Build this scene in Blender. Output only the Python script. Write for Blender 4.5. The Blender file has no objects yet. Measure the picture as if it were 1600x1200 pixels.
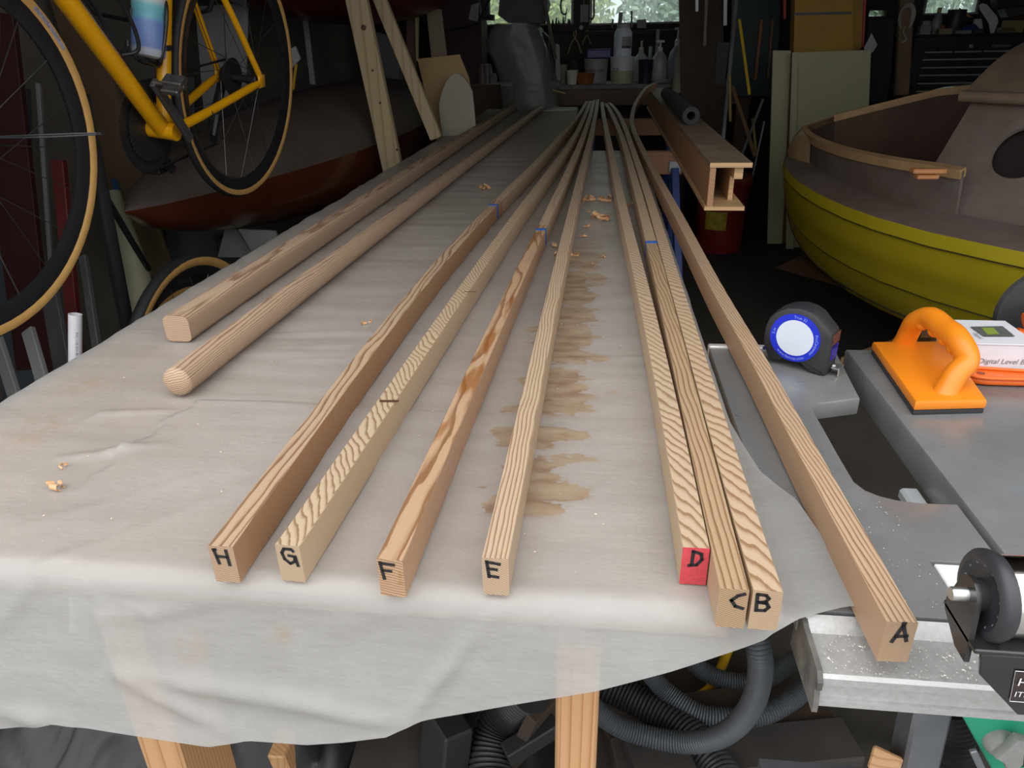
import bpy, bmesh, math, random
import numpy as np
from mathutils import Vector, Matrix, noise
random.seed(7)
scn = bpy.context.scene
COL = scn.collection
PI = math.pi
V = Vector

# ---------------------------------------------------------------- camera
TILT, YAW, ROLL, EYE, FPX = math.radians(25.3), math.radians(7.0), math.radians(1.2), 1.207, 1130.0
FW = Matrix.Rotation(YAW, 3, 'Z') @ V((0, math.cos(TILT), -math.sin(TILT)))
R0 = Matrix.Rotation(YAW, 3, 'Z') @ V((1, 0, 0))
U0 = R0.cross(FW)
RT = R0 * math.cos(ROLL) - U0 * math.sin(ROLL)
UP = U0 * math.cos(ROLL) + R0 * math.sin(ROLL)
cam = bpy.data.cameras.new('camera')
cam.sensor_width = 36.0
cam.lens = FPX / 1600.0 * 36.0
cam.clip_start = 0.02
camo = bpy.data.objects.new('camera', cam)
COL.objects.link(camo)
m = Matrix((RT, UP, -FW)).transposed().to_4x4()
m.translation = V((0, 0, EYE))
camo.matrix_world = m
scn.camera = camo

# ---------------------------------------------------------------- light and exposure
scn.view_settings.view_transform = 'Standard'
scn.view_settings.look = 'None'
scn.view_settings.gamma = 1.0
scn.view_settings.use_curve_mapping = False
scn.view_settings.exposure = 0.56
world = bpy.data.worlds.new('overcast_sky')
world.use_nodes = True
scn.world = world
bg = world.node_tree.nodes['Background']
bg.inputs['Color'].default_value = (0.955, 0.975, 1.0, 1)
wnt = world.node_tree
wtc = wnt.nodes.new('ShaderNodeTexCoord'); wsx = wnt.nodes.new('ShaderNodeSeparateXYZ'); wnt.links.new(wtc.outputs['Generated'], wsx.inputs[0])
wma = wnt.nodes.new('ShaderNodeMath'); wma.operation = 'MAXIMUM'; wma.inputs[1].default_value = 0.0; wnt.links.new(wsx.outputs['Z'], wma.inputs[0])
wmb = wnt.nodes.new('ShaderNodeMath'); wmb.operation = 'MULTIPLY_ADD'; wmb.inputs[1].default_value = 1.75; wmb.inputs[2].default_value = 0.85   # overcast: zenith about three times the horizon
wnt.links.new(wma.outputs[0], wmb.inputs[0]); wnt.links.new(wmb.outputs[0], bg.inputs['Strength'])
scn.cycles.max_bounces = 10
scn.cycles.diffuse_bounces = 5
scn.cycles.transparent_max_bounces = 12

# ---------------------------------------------------------------- surveying helpers: a sight line met with a plane of the room
CZ = V((0, 0, EYE))
def ray(px, py): return FW + RT * ((px - 800) / FPX) - UP * ((py - 600) / FPX)
def atz(px, py, z):
    d = ray(px, py); return CZ + d * ((z - EYE) / d.z)
def aty(px, py, y):
    d = ray(px, py); return CZ + d * (y / d.y)
def atx(px, py, x):
    d = ray(px, py); return CZ + d * (x / d.x)
def atd(px, py, t): return CZ + ray(px, py) * t

# ---------------------------------------------------------------- object helpers
def basis(o):
    mt = o.matrix_basis.copy()
    while o.parent is not None:
        o = o.parent
        mt = o.matrix_basis @ mt
    return mt
def tag(o, label=None, cat=None, group=None, kind=None):
    if label: o['label'] = label
    if cat: o['category'] = cat
    if group: o['group'] = group
    if kind: o['kind'] = kind
    return o
def thing(name, loc, label, cat, group=None, rot=None):
    o = bpy.data.objects.new(name, None)
    o.empty_display_size = 0.05
    o.location = loc
    if rot is not None: o.rotation_euler = rot
    COL.objects.link(o)
    return tag(o, label, cat, group)
def copy_tree(o, parent=None, label=None):
    c = o.copy(); COL.objects.link(c)
    if parent is not None: c.parent = parent
    if label: c['label'] = label
    for ch in [x for x in bpy.data.objects if x.parent == o and x is not c]:
        copy_tree(ch, c)
    return c

def frame_of(d, up=(0, 0, 1)):
    d = V(d).normalized(); up = V(up)
    if abs(d.dot(up)) > 0.99: up = V((1, 0, 0))
    x = d.cross(up).normalized(); u = x.cross(d).normalized()
    return x, d, u

class MB:
    """collects shapes into one mesh"""
    def __init__(self): self.v = []; self.f = []; self.mi = []; self.cm = 0; self.uvattr = None
    def add(self, vs, fs):
        n = len(self.v)
        self.v += [V(p) for p in vs]
        self.f += [tuple(i + n for i in f) for f in fs]
        self.mi += [self.cm] * len(fs)
        return self
    def box(self, c, s, rot=None, bev=0.0):
        hx, hy, hz = s[0] / 2, s[1] / 2, s[2] / 2
        b = min(bev, hx * .45, hy * .45, hz * .45)
        R = rot if rot is not None else Matrix.Identity(3)
        c = V(c)
        if b <= 0:
            vs = [V((sx * hx, sy * hy, sz * hz)) for sx in (-1, 1) for sy in (-1, 1) for sz in (-1, 1)]
            fs = [(0, 1, 3, 2), (4, 6, 7, 5), (0, 4, 5, 1), (2, 3, 7, 6), (0, 2, 6, 4), (1, 5, 7, 3)]
        else:
            vs = []; idx = {}
            for sx in (-1, 1):
                for sy in (-1, 1):
                    for sz in (-1, 1):
                        for a in range(3):
                            p = [sx * (hx - b), sy * (hy - b), sz * (hz - b)]
                            p[a] = (sx * hx, sy * hy, sz * hz)[a]
                            idx[(sx, sy, sz, a)] = len(vs); vs.append(V(p))
            g = lambda x, y, z, a: idx[(x, y, z, a)]
            fs = []
            for s1 in (-1, 1):
                q = [(s1, -1, -1), (s1, 1, -1), (s1, 1, 1), (s1, -1, 1)]
                fs.append([g(*k, 0) for k in (q if s1 > 0 else q[::-1])])
                q = [(-1, s1, -1), (-1, s1, 1), (1, s1, 1), (1, s1, -1)]
                fs.append([g(*k, 1) for k in (q if s1 > 0 else q[::-1])])
                q = [(-1, -1, s1), (1, -1, s1), (1, 1, s1), (-1, 1, s1)]
                fs.append([g(*k, 2) for k in (q if s1 > 0 else q[::-1])])
            for s1 in (-1, 1):
                for s2 in (-1, 1):
                    fs.append([g(-1, s1, s2, 1), g(1, s1, s2, 1), g(1, s1, s2, 2), g(-1, s1, s2, 2)])
                    fs.append([g(s1, -1, s2, 0), g(s1, 1, s2, 0), g(s1, 1, s2, 2), g(s1, -1, s2, 2)])
                    fs.append([g(s1, s2, -1, 0), g(s1, s2, 1, 0), g(s1, s2, 1, 1), g(s1, s2, -1, 1)])
            for sx in (-1, 1):
                for sy in (-1, 1):
                    for sz in (-1, 1):
                        fs.append([g(sx, sy, sz, 0), g(sx, sy, sz, 1), g(sx, sy, sz, 2)])
        return self.add([c + R @ p for p in vs], fs)
    def beam(self, p0, p1, w, h, up=(0, 0, 1), bev=0.0):
        p0, p1 = V(p0), V(p1); d = p1 - p0
        x, y, z = frame_of(d, up)
        R = Matrix((x, y, z)).transposed()
        return self.box((p0 + p1) / 2, (w, d.length, h), R, bev)
    def tube(self, pts, r, n=10, closed=False, cap=True, up=None, flat=1.0):
        pts = [V(p) for p in pts]; k = len(pts)
        rr = r if isinstance(r, (list, tuple)) else [r] * k
        vs = []; fs = []
        t0 = None; x = None
        for i, p in enumerate(pts):
            if closed: t = (pts[(i + 1) % k] - pts[i - 1])
            else: t = pts[min(i + 1, k - 1)] - pts[max(i - 1, 0)]
            t.normalize()
            if x is None:
                x = frame_of(t, up or (0, 0, 1))[0]
            else:
                x = (x - t * x.dot(t)).normalized()
            y = t.cross(x)
            for j in range(n):
                a = 2 * PI * j / n
                vs.append(p + (x * math.cos(a) * flat + y * math.sin(a)) * rr[i])
        for i in range(k if closed else k - 1):
            i2 = (i + 1) % k
            for j in range(n):
                j2 = (j + 1) % n
                fs.append((i * n + j, i * n + j2, i2 * n + j2, i2 * n + j))
        if cap and not closed:
            fs.append(tuple(range(n - 1, -1, -1))); fs.append(tuple((k - 1) * n + j for j in range(n)))
        return self.add(vs, fs)
    def cyl(self, p0, p1, r, r2=None, n=16): return self.tube([p0, p1], [r, r if r2 is None else r2], n)
    def lathe(self, prof, o=(0, 0, 0), axis=(0, 0, 1), n=24, cap=True):
        x, d, u = frame_of(axis); o = V(o); vs = []; fs = []
        k = len(prof)
        for (r, z) in prof:
            for j in range(n):
                a = 2 * PI * j / n
                vs.append(o + d * z + (x * math.cos(a) + u * math.sin(a)) * max(r, 1e-5))
        for i in range(k - 1):
            for j in range(n):
                j2 = (j + 1) % n
                fs.append((i * n + j, (i + 1) * n + j, (i + 1) * n + j2, i * n + j2))
        if cap:
            fs.append(tuple(range(n))); fs.append(tuple((k - 1) * n + j for j in range(n - 1, -1, -1)))
        return self.add(vs, fs)
    def prism(self, poly, t, mt, bev=0.0, hole=None):
        """outline in the xy plane of mt, thickness t along its z (from 0)"""
        n = len(poly)
        if bev > 0:
            cx = sum(p[0] for p in poly) / n; cy = sum(p[1] for p in poly) / n
            def inset(b):
                out = []
                for i in range(n):
                    p0, p1, p2 = V(poly[i - 1]), V(poly[i]), V(poly[(i + 1) % n])
                    e1 = (p1 - p0).normalized(); e2 = (p2 - p1).normalized()
                    nn = V((-e1.y - e2.y, e1.x + e2.x)); l = nn.length
                    nn = nn / l if l > 1e-6 else V((0, 0))
                    c = max(0.5, nn.dot(V((-e1.y, e1.x))))
                    out.append(p1 + nn * b / c)
                return out
            area = sum(poly[i - 1][0] * poly[i][1] - poly[i][0] * poly[i - 1][1] for i in range(n))
            s = 1 if area > 0 else -1
            rings = [(inset(bev * s), 0), (inset(bev * .3 * s), bev * .3), (poly, bev), (poly, t - bev), (inset(bev * .3 * s), t - bev * .3), (inset(bev * s), t)]
        else:
            rings = [(poly, 0), (poly, t)]
        vs = []; fs = []
        for pl, z in rings: vs += [mt @ V((p[0], p[1], z)) for p in pl]
        for k in range(len(rings) - 1):
            for i in range(n):
                j = (i + 1) % n
                fs.append((k * n + i, k * n + j, (k + 1) * n + j, (k + 1) * n + i))
        fs.append(tuple(range(n - 1, -1, -1)))
        fs.append(tuple((len(rings) - 1) * n + i for i in range(n)))
        return self.add(vs, fs)
    def grid(self, fn, nu, nv):
        vs = [V(fn(i / nu, j / nv)) for j in range(nv + 1) for i in range(nu + 1)]
        fs = [(j * (nu + 1) + i, j * (nu + 1) + i + 1, (j + 1) * (nu + 1) + i + 1, (j + 1) * (nu + 1) + i) for j in range(nv) for i in range(nu)]
        return self.add(vs, fs)
    def ball(self, c, r, s=(1, 1, 1), n=12):
        vs = []; fs = []; c = V(c)
        for i in range(n + 1):
            th = PI * i / n
            for j in range(n * 2):
                a = PI * j / n
                vs.append(c + V((s[0] * math.sin(th) * math.cos(a), s[1] * math.sin(th) * math.sin(a), s[2] * math.cos(th))) * r)
        for i in range(n):
            for j in range(n * 2):
                j2 = (j + 1) % (n * 2)
                fs.append((i * n * 2 + j, (i + 1) * n * 2 + j, (i + 1) * n * 2 + j2, i * n * 2 + j2))
        return self.add(vs, fs)
    def done(self, name, mats, parent=None, smooth=35, local=False):
        """world coordinates in, one mesh object out; local=True: coordinates already in the parent's frame"""
        mats = mats if isinstance(mats, (list, tuple)) else [mats]
        vs = self.v
        loc = None
        if parent is not None:
            if not local:
                inv = basis(parent).inverted()
                vs = [inv @ p for p in vs]
        else:
            a = np.array([tuple(p) for p in vs])
            loc = V(((a[:, 0].min() + a[:, 0].max()) / 2, (a[:, 1].min() + a[:, 1].max()) / 2, a[:, 2].min()))
            vs = [p - loc for p in vs]
        me = bpy.data.meshes.new(name)
        me.from_pydata([tuple(p) for p in vs], [], self.f)
        for mm in mats: me.materials.append(mm)
        if len(mats) > 1: me.polygons.foreach_set('material_index', self.mi)
        bm = bmesh.new(); bm.from_mesh(me)
        bmesh.ops.recalc_face_normals(bm, faces=bm.faces)
        bm.to_mesh(me); bm.free()
        if smooth:
            me.polygons.foreach_set('use_smooth', [True] * len(me.polygons))
            me.set_sharp_from_angle(angle=math.radians(smooth))
        me.update()
        o = bpy.data.objects.new(name, me)
        COL.objects.link(o)
        if parent is not None: o.parent = parent
        else: o.location = loc
        return o

def text_verts(s, size):
    cu = bpy.data.curves.new('lettering', 'FONT'); cu.body = s; cu.size = size; cu.align_x = 'CENTER'; cu.align_y = 'CENTER'
    ob = bpy.data.objects.new('lettering', cu); COL.objects.link(ob)
    dg = bpy.context.evaluated_depsgraph_get()
    me = bpy.data.meshes.new_from_object(ob.evaluated_get(dg))
    vs = [v.co.copy() for v in me.vertices]; fs = [tuple(p.vertices) for p in me.polygons]
    bpy.data.objects.remove(ob); bpy.data.meshes.remove(me); bpy.data.curves.remove(cu)
    return vs, fs

# ---------------------------------------------------------------- materials
def nodes_of(name):
    mt = bpy.data.materials.new(name); mt.use_nodes = True
    nt = mt.node_tree; b = nt.nodes['Principled BSDF']
    return mt, nt, b
def N(nt, t, **kw):
    n = nt.nodes.new(t)
    for k, v in kw.items(): setattr(n, k, v)
    return n
def math_(nt, op, a, b=None, c=None, clamp=False):
    n = N(nt, 'ShaderNodeMath', operation=op, use_clamp=clamp)
    for i, q in enumerate((a, b, c)):
        if q is None: continue
        if isinstance(q, (int, float)): n.inputs[i].default_value = q
        else: nt.links.new(q, n.inputs[i])
    return n.outputs[0]
def noise_(nt, vec, scale, detail=3, rough=.5):
    n = N(nt, 'ShaderNodeTexNoise'); n.inputs['Scale'].default_value = scale
    n.inputs['Detail'].default_value = detail; n.inputs['Roughness'].default_value = rough
    if vec is not None: nt.links.new(vec, n.inputs['Vector'])
    return n.outputs['Fac']
def scaled(nt, vec, s):
    n = N(nt, 'ShaderNodeVectorMath', operation='MULTIPLY'); nt.links.new(vec, n.inputs[0]); n.inputs[1].default_value = s
    return n.outputs[0]
def mixc(nt, fac, a, b):
    n = N(nt, 'ShaderNodeMix', data_type='RGBA')
    if isinstance(fac, (int, float)): n.inputs[0].default_value = fac
    else: nt.links.new(fac, n.inputs[0])
    for i, q in ((6, a), (7, b)):
        if isinstance(q, tuple): n.inputs[i].default_value = (*q[:3], 1)
        else: nt.links.new(q, n.inputs[i])
    return n.outputs[2]
def ramp(nt, fac, stops, interp='LINEAR'):
    n = N(nt, 'ShaderNodeValToRGB'); e = n.color_ramp.elements
    n.color_ramp.interpolation = interp
    while len(e) > 1: e.remove(e[-1])
    for i, (p, c) in enumerate(stops):
        q = e[0] if i == 0 else e.new(p)
        q.position = p; q.color = (*c, 1) if len(c) == 3 else c
    nt.links.new(fac, n.inputs[0])
    return n.outputs[0]
def bump_(nt, b, h, strength=.3, dist=.002):
    n = N(nt, 'ShaderNodeBump'); n.inputs['Strength'].default_value = strength; n.inputs['Distance'].default_value = dist
    nt.links.new(h, n.inputs['Height']); nt.links.new(n.outputs[0], b.inputs['Normal'])
def objco(nt): return N(nt, 'ShaderNodeTexCoord').outputs['Object']

_mc = {}
def mat(name, col, rough=.6, metal=0.0, var=.12, scale=12, bump=.0, coat=0.0, dust=None):
    """plain material with mottled colour and a little relief"""
    if name in _mc: return _mc[name]
    mt, nt, b = nodes_of(name)
    co = objco(nt)
    f = noise_(nt, co, scale, 5, .6)
    lo = tuple(c * (1 - var) for c in col); hi = tuple(min(1, c * (1 + var)) for c in col)
    c = ramp(nt, f, [(.3, lo), (.7, hi)])
    if dust:
        d = noise_(nt, co, scale * .35, 6, .7)
        c = mixc(nt, math_(nt, 'MULTIPLY_ADD', d, 2.2, -.75, True), c, dust)
    nt.links.new(c, b.inputs['Base Color'])
    r = math_(nt, 'MULTIPLY_ADD', f, .25, rough - .12, True)
    nt.links.new(r, b.inputs['Roughness'])
    b.inputs['Metallic'].default_value = metal
    b.inputs['Coat Weight'].default_value = coat
    if bump: bump_(nt, b, noise_(nt, co, scale * 4, 4), bump)
    _mc[name] = mt
    return mt
def wood(name, pale, dark, axis=1, s=.006, rough=.6, wob=.6):
    """sawn wood, grain along one of the object axes"""
    if name in _mc: return _mc[name]
    mt, nt, b = nodes_of(name)
    co = objco(nt)
    st = [1.0, 1.0, 1.0]; st[axis] = .06
    sv = scaled(nt, co, tuple(st))
    w = noise_(nt, sv, 9, 3)
    sx = N(nt, 'ShaderNodeSeparateXYZ'); nt.links.new(co, sx.inputs[0])
    k = [(.45, .9), (.8, .5)]
    oth = [i for i in range(3) if i != axis]
    t = math_(nt, 'ADD', math_(nt, 'MULTIPLY', sx.outputs[oth[0]], .35 / s), math_(nt, 'MULTIPLY', sx.outputs[oth[1]], .93 / s))
    t = math_(nt, 'ADD', t, math_(nt, 'MULTIPLY', w, wob * .06 / s))
    fr = math_(nt, 'FRACT', t)
    mid = tuple((p * .6 + d * .4) for p, d in zip(pale, dark))
    c = ramp(nt, fr, [(0, pale), (.55, pale), (.8, mid), (.93, dark), (1, pale)])
    fine = noise_(nt, scaled(nt, co, tuple(260 if i != axis else 8 for i in range(3))), 1, 2)
    c = mixc(nt, math_(nt, 'MULTIPLY', fine, .35), c, mid)
    nt.links.new(c, b.inputs['Base Color'])
    b.inputs['Roughness'].default_value = rough
    bump_(nt, b, fine, .12, .0008)
    _mc[name] = mt
    return mt
def stave_wood(name, n, s, amp, fy, pale, dark, side=None, stain=None, joint=None, rough=.55):
    """growth rings cut by a straight stave; uses the vertex attribute 'grain' (across, along, up)"""
    dark = tuple(d * .74 for d in dark)
    mt, nt, b = nodes_of(name)
    at = N(nt, 'ShaderNodeAttribute', attribute_name='grain')
    g = at.outputs['Vector']
    sx = N(nt, 'ShaderNodeSeparateXYZ'); nt.links.new(g, sx.inputs[0])
    gx, gy, gz = sx.outputs
    w1 = noise_(nt, scaled(nt, g, (26, fy * 2.2, 26)), 1, 3, .45)
    w2 = noise_(nt, scaled(nt, g, (120, fy * 5, 120)), 1, 2)
    t = math_(nt, 'MULTIPLY', gx, n[0])
    t = math_(nt, 'MULTIPLY_ADD', gy, n[1], t)
    t = math_(nt, 'MULTIPLY_ADD', gz, n[2], t)
    t = math_(nt, 'MULTIPLY_ADD', w1, amp, t)
    t = math_(nt, 'MULTIPLY_ADD', w2, amp * .10, t)
    w3 = noise_(nt, scaled(nt, g, (420, fy * 22, 420)), 1, 2)
    t = math_(nt, 'MULTIPLY_ADD', w3, amp * .05, t)
    big = noise_(nt, scaled(nt, g, (0, .7, 0)), 1, 1)
    t = math_(nt, 'MULTIPLY_ADD', big, amp * 3, t)
    fr = math_(nt, 'FRACT', math_(nt, 'DIVIDE', t, s))
    mid = tuple(p * .62 + d * .38 for p, d in zip(pale, dark))
    c = ramp(nt, fr, [(0, pale), (.40, pale), (.62, mid), (.74, dark), (.90, dark), (.96, pale)])
    fib = noise_(nt, scaled(nt, g, (900, 14, 900)), 1, 2)
    c = mixc(nt, math_(nt, 'MULTIPLY', fib, .3), c, mid)
    tone = noise_(nt, scaled(nt, g, (6, 1.3, 6)), 1, 2)
    c = mixc(nt, math_(nt, 'MULTIPLY_ADD', tone, .5, -.1, True), c, tuple(p * .84 for p in pale))
    if stain:
        col, lo = stain
        sn = noise_(nt, scaled(nt, g, (45, 7, 45)), 1, 3)
        k = math_(nt, 'MULTIPLY_ADD', sn, 12, -12 * lo, True)
        if joint: k = math_(nt, 'MULTIPLY', k, math_(nt, 'LESS_THAN', gy, joint[0]))
        c = mixc(nt, math_(nt, 'MULTIPLY', k, .75), c, col)
        r = math_(nt, 'MULTIPLY_ADD', k, -.25, rough)
        nt.links.new(r, b.inputs['Roughness'])
    else:
        b.inputs['Roughness'].default_value = rough
    if side:
        c = mixc(nt, math_(nt, 'MULTIPLY', math_(nt, 'GREATER_THAN', math_(nt, 'ABSOLUTE', gx), .0104), .7), c, side)
    if joint:
        c = mixc(nt, math_(nt, 'GREATER_THAN', gy, joint[0]), c, mixc(nt, .55, c, joint[1]))
    nt.links.new(c, b.inputs['Base Color'])
    bump_(nt, b, math_(nt, 'ADD', fr, fib), .10, .0005)
    return mt

# ---------------------------------------------------------------- the room (setting)
XL, XR, YB, YF, ZC = -1.95, 3.6, 6.4, .80, 2.5
M_floor = mat('dirty_concrete', (.075, .066, .052), .85, scale=3, var=.3, bump=.3, dust=(.04, .035, .028))
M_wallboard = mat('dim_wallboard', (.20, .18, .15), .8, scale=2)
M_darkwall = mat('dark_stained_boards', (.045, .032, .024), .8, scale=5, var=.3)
M_ceil = mat('dark_ceiling', (.10, .085, .07), .85, scale=3)
def struct(b, name, m): return tag(b.done(name, m, smooth=0), kind='structure')
struct(MB().box(((XL + XR) / 2, (YB + YF) / 2, -.05), (XR - XL + .2, YB - YF + .2, .1)), 'floor', M_floor)
struct(MB().box(((XL + XR) / 2, (YB + YF) / 2, ZC + .05), (XR - XL + .2, YB - YF + .2, .1)), 'ceiling', M_ceil)
struct(MB().box((XL - .05, (YB + YF) / 2, ZC / 2), (.1, YB - YF + .2, ZC)), 'wall_left', M_wallboard)
struct(MB().box((XR + .05, (YB + YF) / 2, ZC / 2), (.1, YB - YF + .2, ZC)), 'wall_right', M_wallboard)
# front wall with the open garage door behind the camera
DX0, DX1, DZ = -1.25, 2.6, 2.1
fr = MB()
fr.box(((XL + DX0) / 2, YF, ZC / 2), (DX0 - XL, .1, ZC)).box(((XR + DX1) / 2, YF, ZC / 2), (XR - DX1, .1, ZC)).box(((DX0 + DX1) / 2, YF, (DZ + ZC) / 2), (DX1 - DX0, .1, ZC - DZ))
struct(fr, 'wall_front', M_wallboard)
M_drive = mat('driveway_concrete', (.22, .21, .20), .9, scale=2)
M_soil = mat('garden_soil', (.10, .12, .05), .95, scale=2, var=.3)
struct(MB().box((.8, -4.30, -.06), (14, 10, .1)), 'driveway', M_drive)
struct(MB().box((.8, 11.5, -.06), (24, 10, .1)), 'garden_ground', M_soil)
# back wall, one opening per window
WIN = [(-1.10, -.70), (-.62, -.236), (-.11, .663), (1.975, 2.10), (2.357, 2.74)]
WZ = [(1.325, 1.85), (1.322, 1.85), (1.315, 1.85), (1.33, 1.37), (1.33, 1.85)]
bw = MB()
bw.box(((XL + XR) / 2, YB, .65), (XR - XL, .1, 1.30)).box(((XL + XR) / 2, YB, (1.9 + ZC) / 2), (XR - XL, .1, ZC - 1.9))
xs = [XL] + [q for w in WIN for q in w] + [XR]
for i in range(0, len(xs), 2):
    bw.box(((xs[i] + xs[i + 1]) / 2, YB, 1.6), (xs[i + 1] - xs[i], .1, .6))
for w, z in zip(WIN, WZ):
    bw.box(((w[0] + w[1]) / 2, YB, (1.3 + z[0]) / 2), (w[1] - w[0], .1, z[0] - 1.3)).box(((w[0] + w[1]) / 2, YB, (1.9 + z[1]) / 2), (w[1] - w[0], .1, 1.9 - z[1]))
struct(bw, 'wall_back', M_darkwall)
M_winframe = mat('weathered_window_paint', (.30, .32, .30), .6, scale=20)
gm = bpy.data.materials.new('dusty_glass'); gm.use_nodes = True
nt = gm.node_tree; nt.nodes.clear()
out = N(nt, 'ShaderNodeOutputMaterial'); tr = N(nt, 'ShaderNodeBsdfTransparent'); df = N(nt, 'ShaderNodeBsdfTranslucent'); gl = N(nt, 'ShaderNodeBsdfGlossy')
tr.inputs[0].default_value = (.9, .96, .94, 1); df.inputs[0].default_value = (.5, .6, .56, 1); gl.inputs['Roughness'].default_value = .05
m1 = N(nt, 'ShaderNodeMixShader'); m2 = N(nt, 'ShaderNodeMixShader')
dn = noise_(nt, objco(nt), 9, 5, .6)
nt.links.new(math_(nt, 'MULTIPLY_ADD', dn, .35, .0, True), m1.inputs[0]); nt.links.new(tr.outputs[0], m1.inputs[1]); nt.links.new(df.outputs[0], m1.inputs[2])
m2.inputs[0].default_value = .05; nt.links.new(m1.outputs[0], m2.inputs[1]); nt.links.new(gl.outputs[0], m2.inputs[2]); nt.links.new(m2.outputs[0], out.inputs[0])
for i, (w, z) in enumerate(zip(WIN, WZ)):
    t = bpy.data.objects.new('window_%d' % (i + 1), None); t.location = ((w[0] + w[1]) / 2, YB - .03, z[0]); COL.objects.link(t); t['kind'] = 'structure'
    if i == 3:
        MB().box(((w[0] + w[1]) / 2, YB, (z[0] + z[1]) / 2), (w[1] - w[0], .004, z[1] - z[0])).done('pane', gm, t, 0); continue
    f = MB(); q = .018
    for x in (w[0] + q / 2, w[1] - q / 2): f.box((x, YB - .02, (z[0] + z[1]) / 2), (q, .05, z[1] - z[0]))
    f.box(((w[0] + w[1]) / 2, YB - .03, z[0] + .006), (w[1] - w[0], .08, .012)).box(((w[0] + w[1]) / 2, YB - .02, z[1] - q / 2), (w[1] - w[0], .05, q))
    f.done('window_frame', M_winframe, t, 0)
    MB().box(((w[0] + w[1]) / 2, YB, (z[0] + z[1]) / 2), (w[1] - w[0] - 2 * q, .004, z[1] - z[0] - q), None).done('pane', gm, t, 0)

# shrubs outside the back windows
def leafmat(name, c1, c2):
    mt, nt, b = nodes_of(name)
    oi = N(nt, 'ShaderNodeTexCoord').outputs['Object']
    f = noise_(nt, oi, 6, 4, .7)
    nt.links.new(ramp(nt, f, [(.3, c1), (.7, c2)]), b.inputs['Base Color'])
    b.inputs['Roughness'].default_value = .6
    b.inputs['Transmission Weight'].default_value = 0
    return mt
def bush(x, y, z0, rx, rz, nleaf, m, label, seed, size=.055):
    rd = random.Random(seed)
    t = thing('garden_shrub', (x, y, 0), label, 'shrub', 'garden shrubs outside the windows')
    st = MB()
    for k in range(4):
        a = rd.uniform(0, 6.28)
        st.tube([(x, y, -.01), (x + .2 * math.cos(a), y + .2 * math.sin(a), z0 * .6), (x + .5 * rx * math.cos(a), y + .5 * rx * math.sin(a), z0 + rz * .4)], [.05, .035, .015], 6)
    st.done('stem', mat('grey_pink_bark', (.42, .34, .30), .8), t)
    lf = MB()
    for k in range(nleaf):
        d = V((rd.gauss(0, 1), rd.gauss(0, 1), rd.gauss(0, 1))).normalized() * (rd.random() ** .35)
        p = V((x + d.x * rx, y + d.y * rx * .6, z0 + d.z * rz))
        if p.z < .05: continue
        s = size * rd.uniform(.5, 1.3)
        u = V((rd.gauss(0, 1), rd.gauss(0, 1), rd.gauss(0, 1))).normalized(); w = u.orthogonal().normalized()
        lf.add([p - u * s, p + w * s * .45, p + u * s, p - w * s * .45], [(0, 1, 2, 3)])
    tag(lf.done('foliage', m, t, 0), kind='stuff')
Lg = leafmat('grey_green_leaves', (.22, .33, .24), (.50, .58, .44)); Ly = leafmat('yellow_green_leaves', (.35, .46, .14), (.75, .72, .30)); Ld = leafmat('dark_green_leaves', (.10, .20, .07), (.34, .48, .20))
bush(-2.6, 8.4, 1.4, .95, 1.5, 8000, Ld, 'green leafy shrub outside the leftmost back window', 1)
bush(-.75, 8.4, 1.4, .85, 1.5, 9000, Ly, 'yellow-green shrub outside the window above the white jar', 2)
bush(1.0, 8.4, 1.4, .85, 1.5, 9000, Lg, 'grey-green shrub outside the wide middle back window', 3)
bush(3.0, 8.4, 1.4, .95, 1.5, 9000, Lg, 'pale shrub outside the window behind the black tool chest', 4)
bush(4.9, 8.4, 1.3, .85, 1.4, 2400, Ly, 'yellow shrub outside the window above the white paddle', 5)

# ---------------------------------------------------------------- workbench and its plastic sheet
BX0, BX1, BY0, BY1, BZ = -.745, .158, .463, 3.05, .80
fir = wood('fir_framing', (.54, .31, .145), (.34, .15, .055), axis=2, s=.0055)
M_board = mat('pinkish_tan_board', (.86, .575, .355), .7, scale=4, var=.15)
t = thing('workbench', ((BX0 + BX1) / 2, (BY0 + BY1) / 2, 0), 'long workbench of fir framing under the plastic film, front half of the run', 'workbench')
MB().box(((BX0 + BX1) / 2, (BY0 + BY1) / 2, BZ - .012), (BX1 - BX0, BY1 - BY0, .022), None, .003).done('bench_top', M_board, t)
for x, y in ((-.477, .56), (-.005, .56), (-.477, 2.9), (-.005, 2.9)):
    MB().box((x, y, .343), (.05 if x < -.1 else .043, .088, .686), None, .003).done('leg', fir, t)
firx = wood('fir_rail', (.5, .3, .15), (.42, .22, .1), axis=0, s=.007)
for y in (.56, 2.9): MB().box(((BX0 + BX1) / 2, y, .736), (.86, .04, .1), None, .003).done('cross_rail', firx, t)
t = thing('workbench', (-.45, 4.1, 0), 'rear workbench continuing the run towards the plastic-bagged machine', 'workbench')
MB().box((-.447, 4.11, BZ - .012), (.6, 2.08, .022), None, .003).done('bench_top', M_board, t)
for x in (-.69, -.2):
    for y in (3.2, 5.0): MB().box((x, y, .388), (.05, .088, .776), None, .003).done('leg', fir, t)

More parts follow.
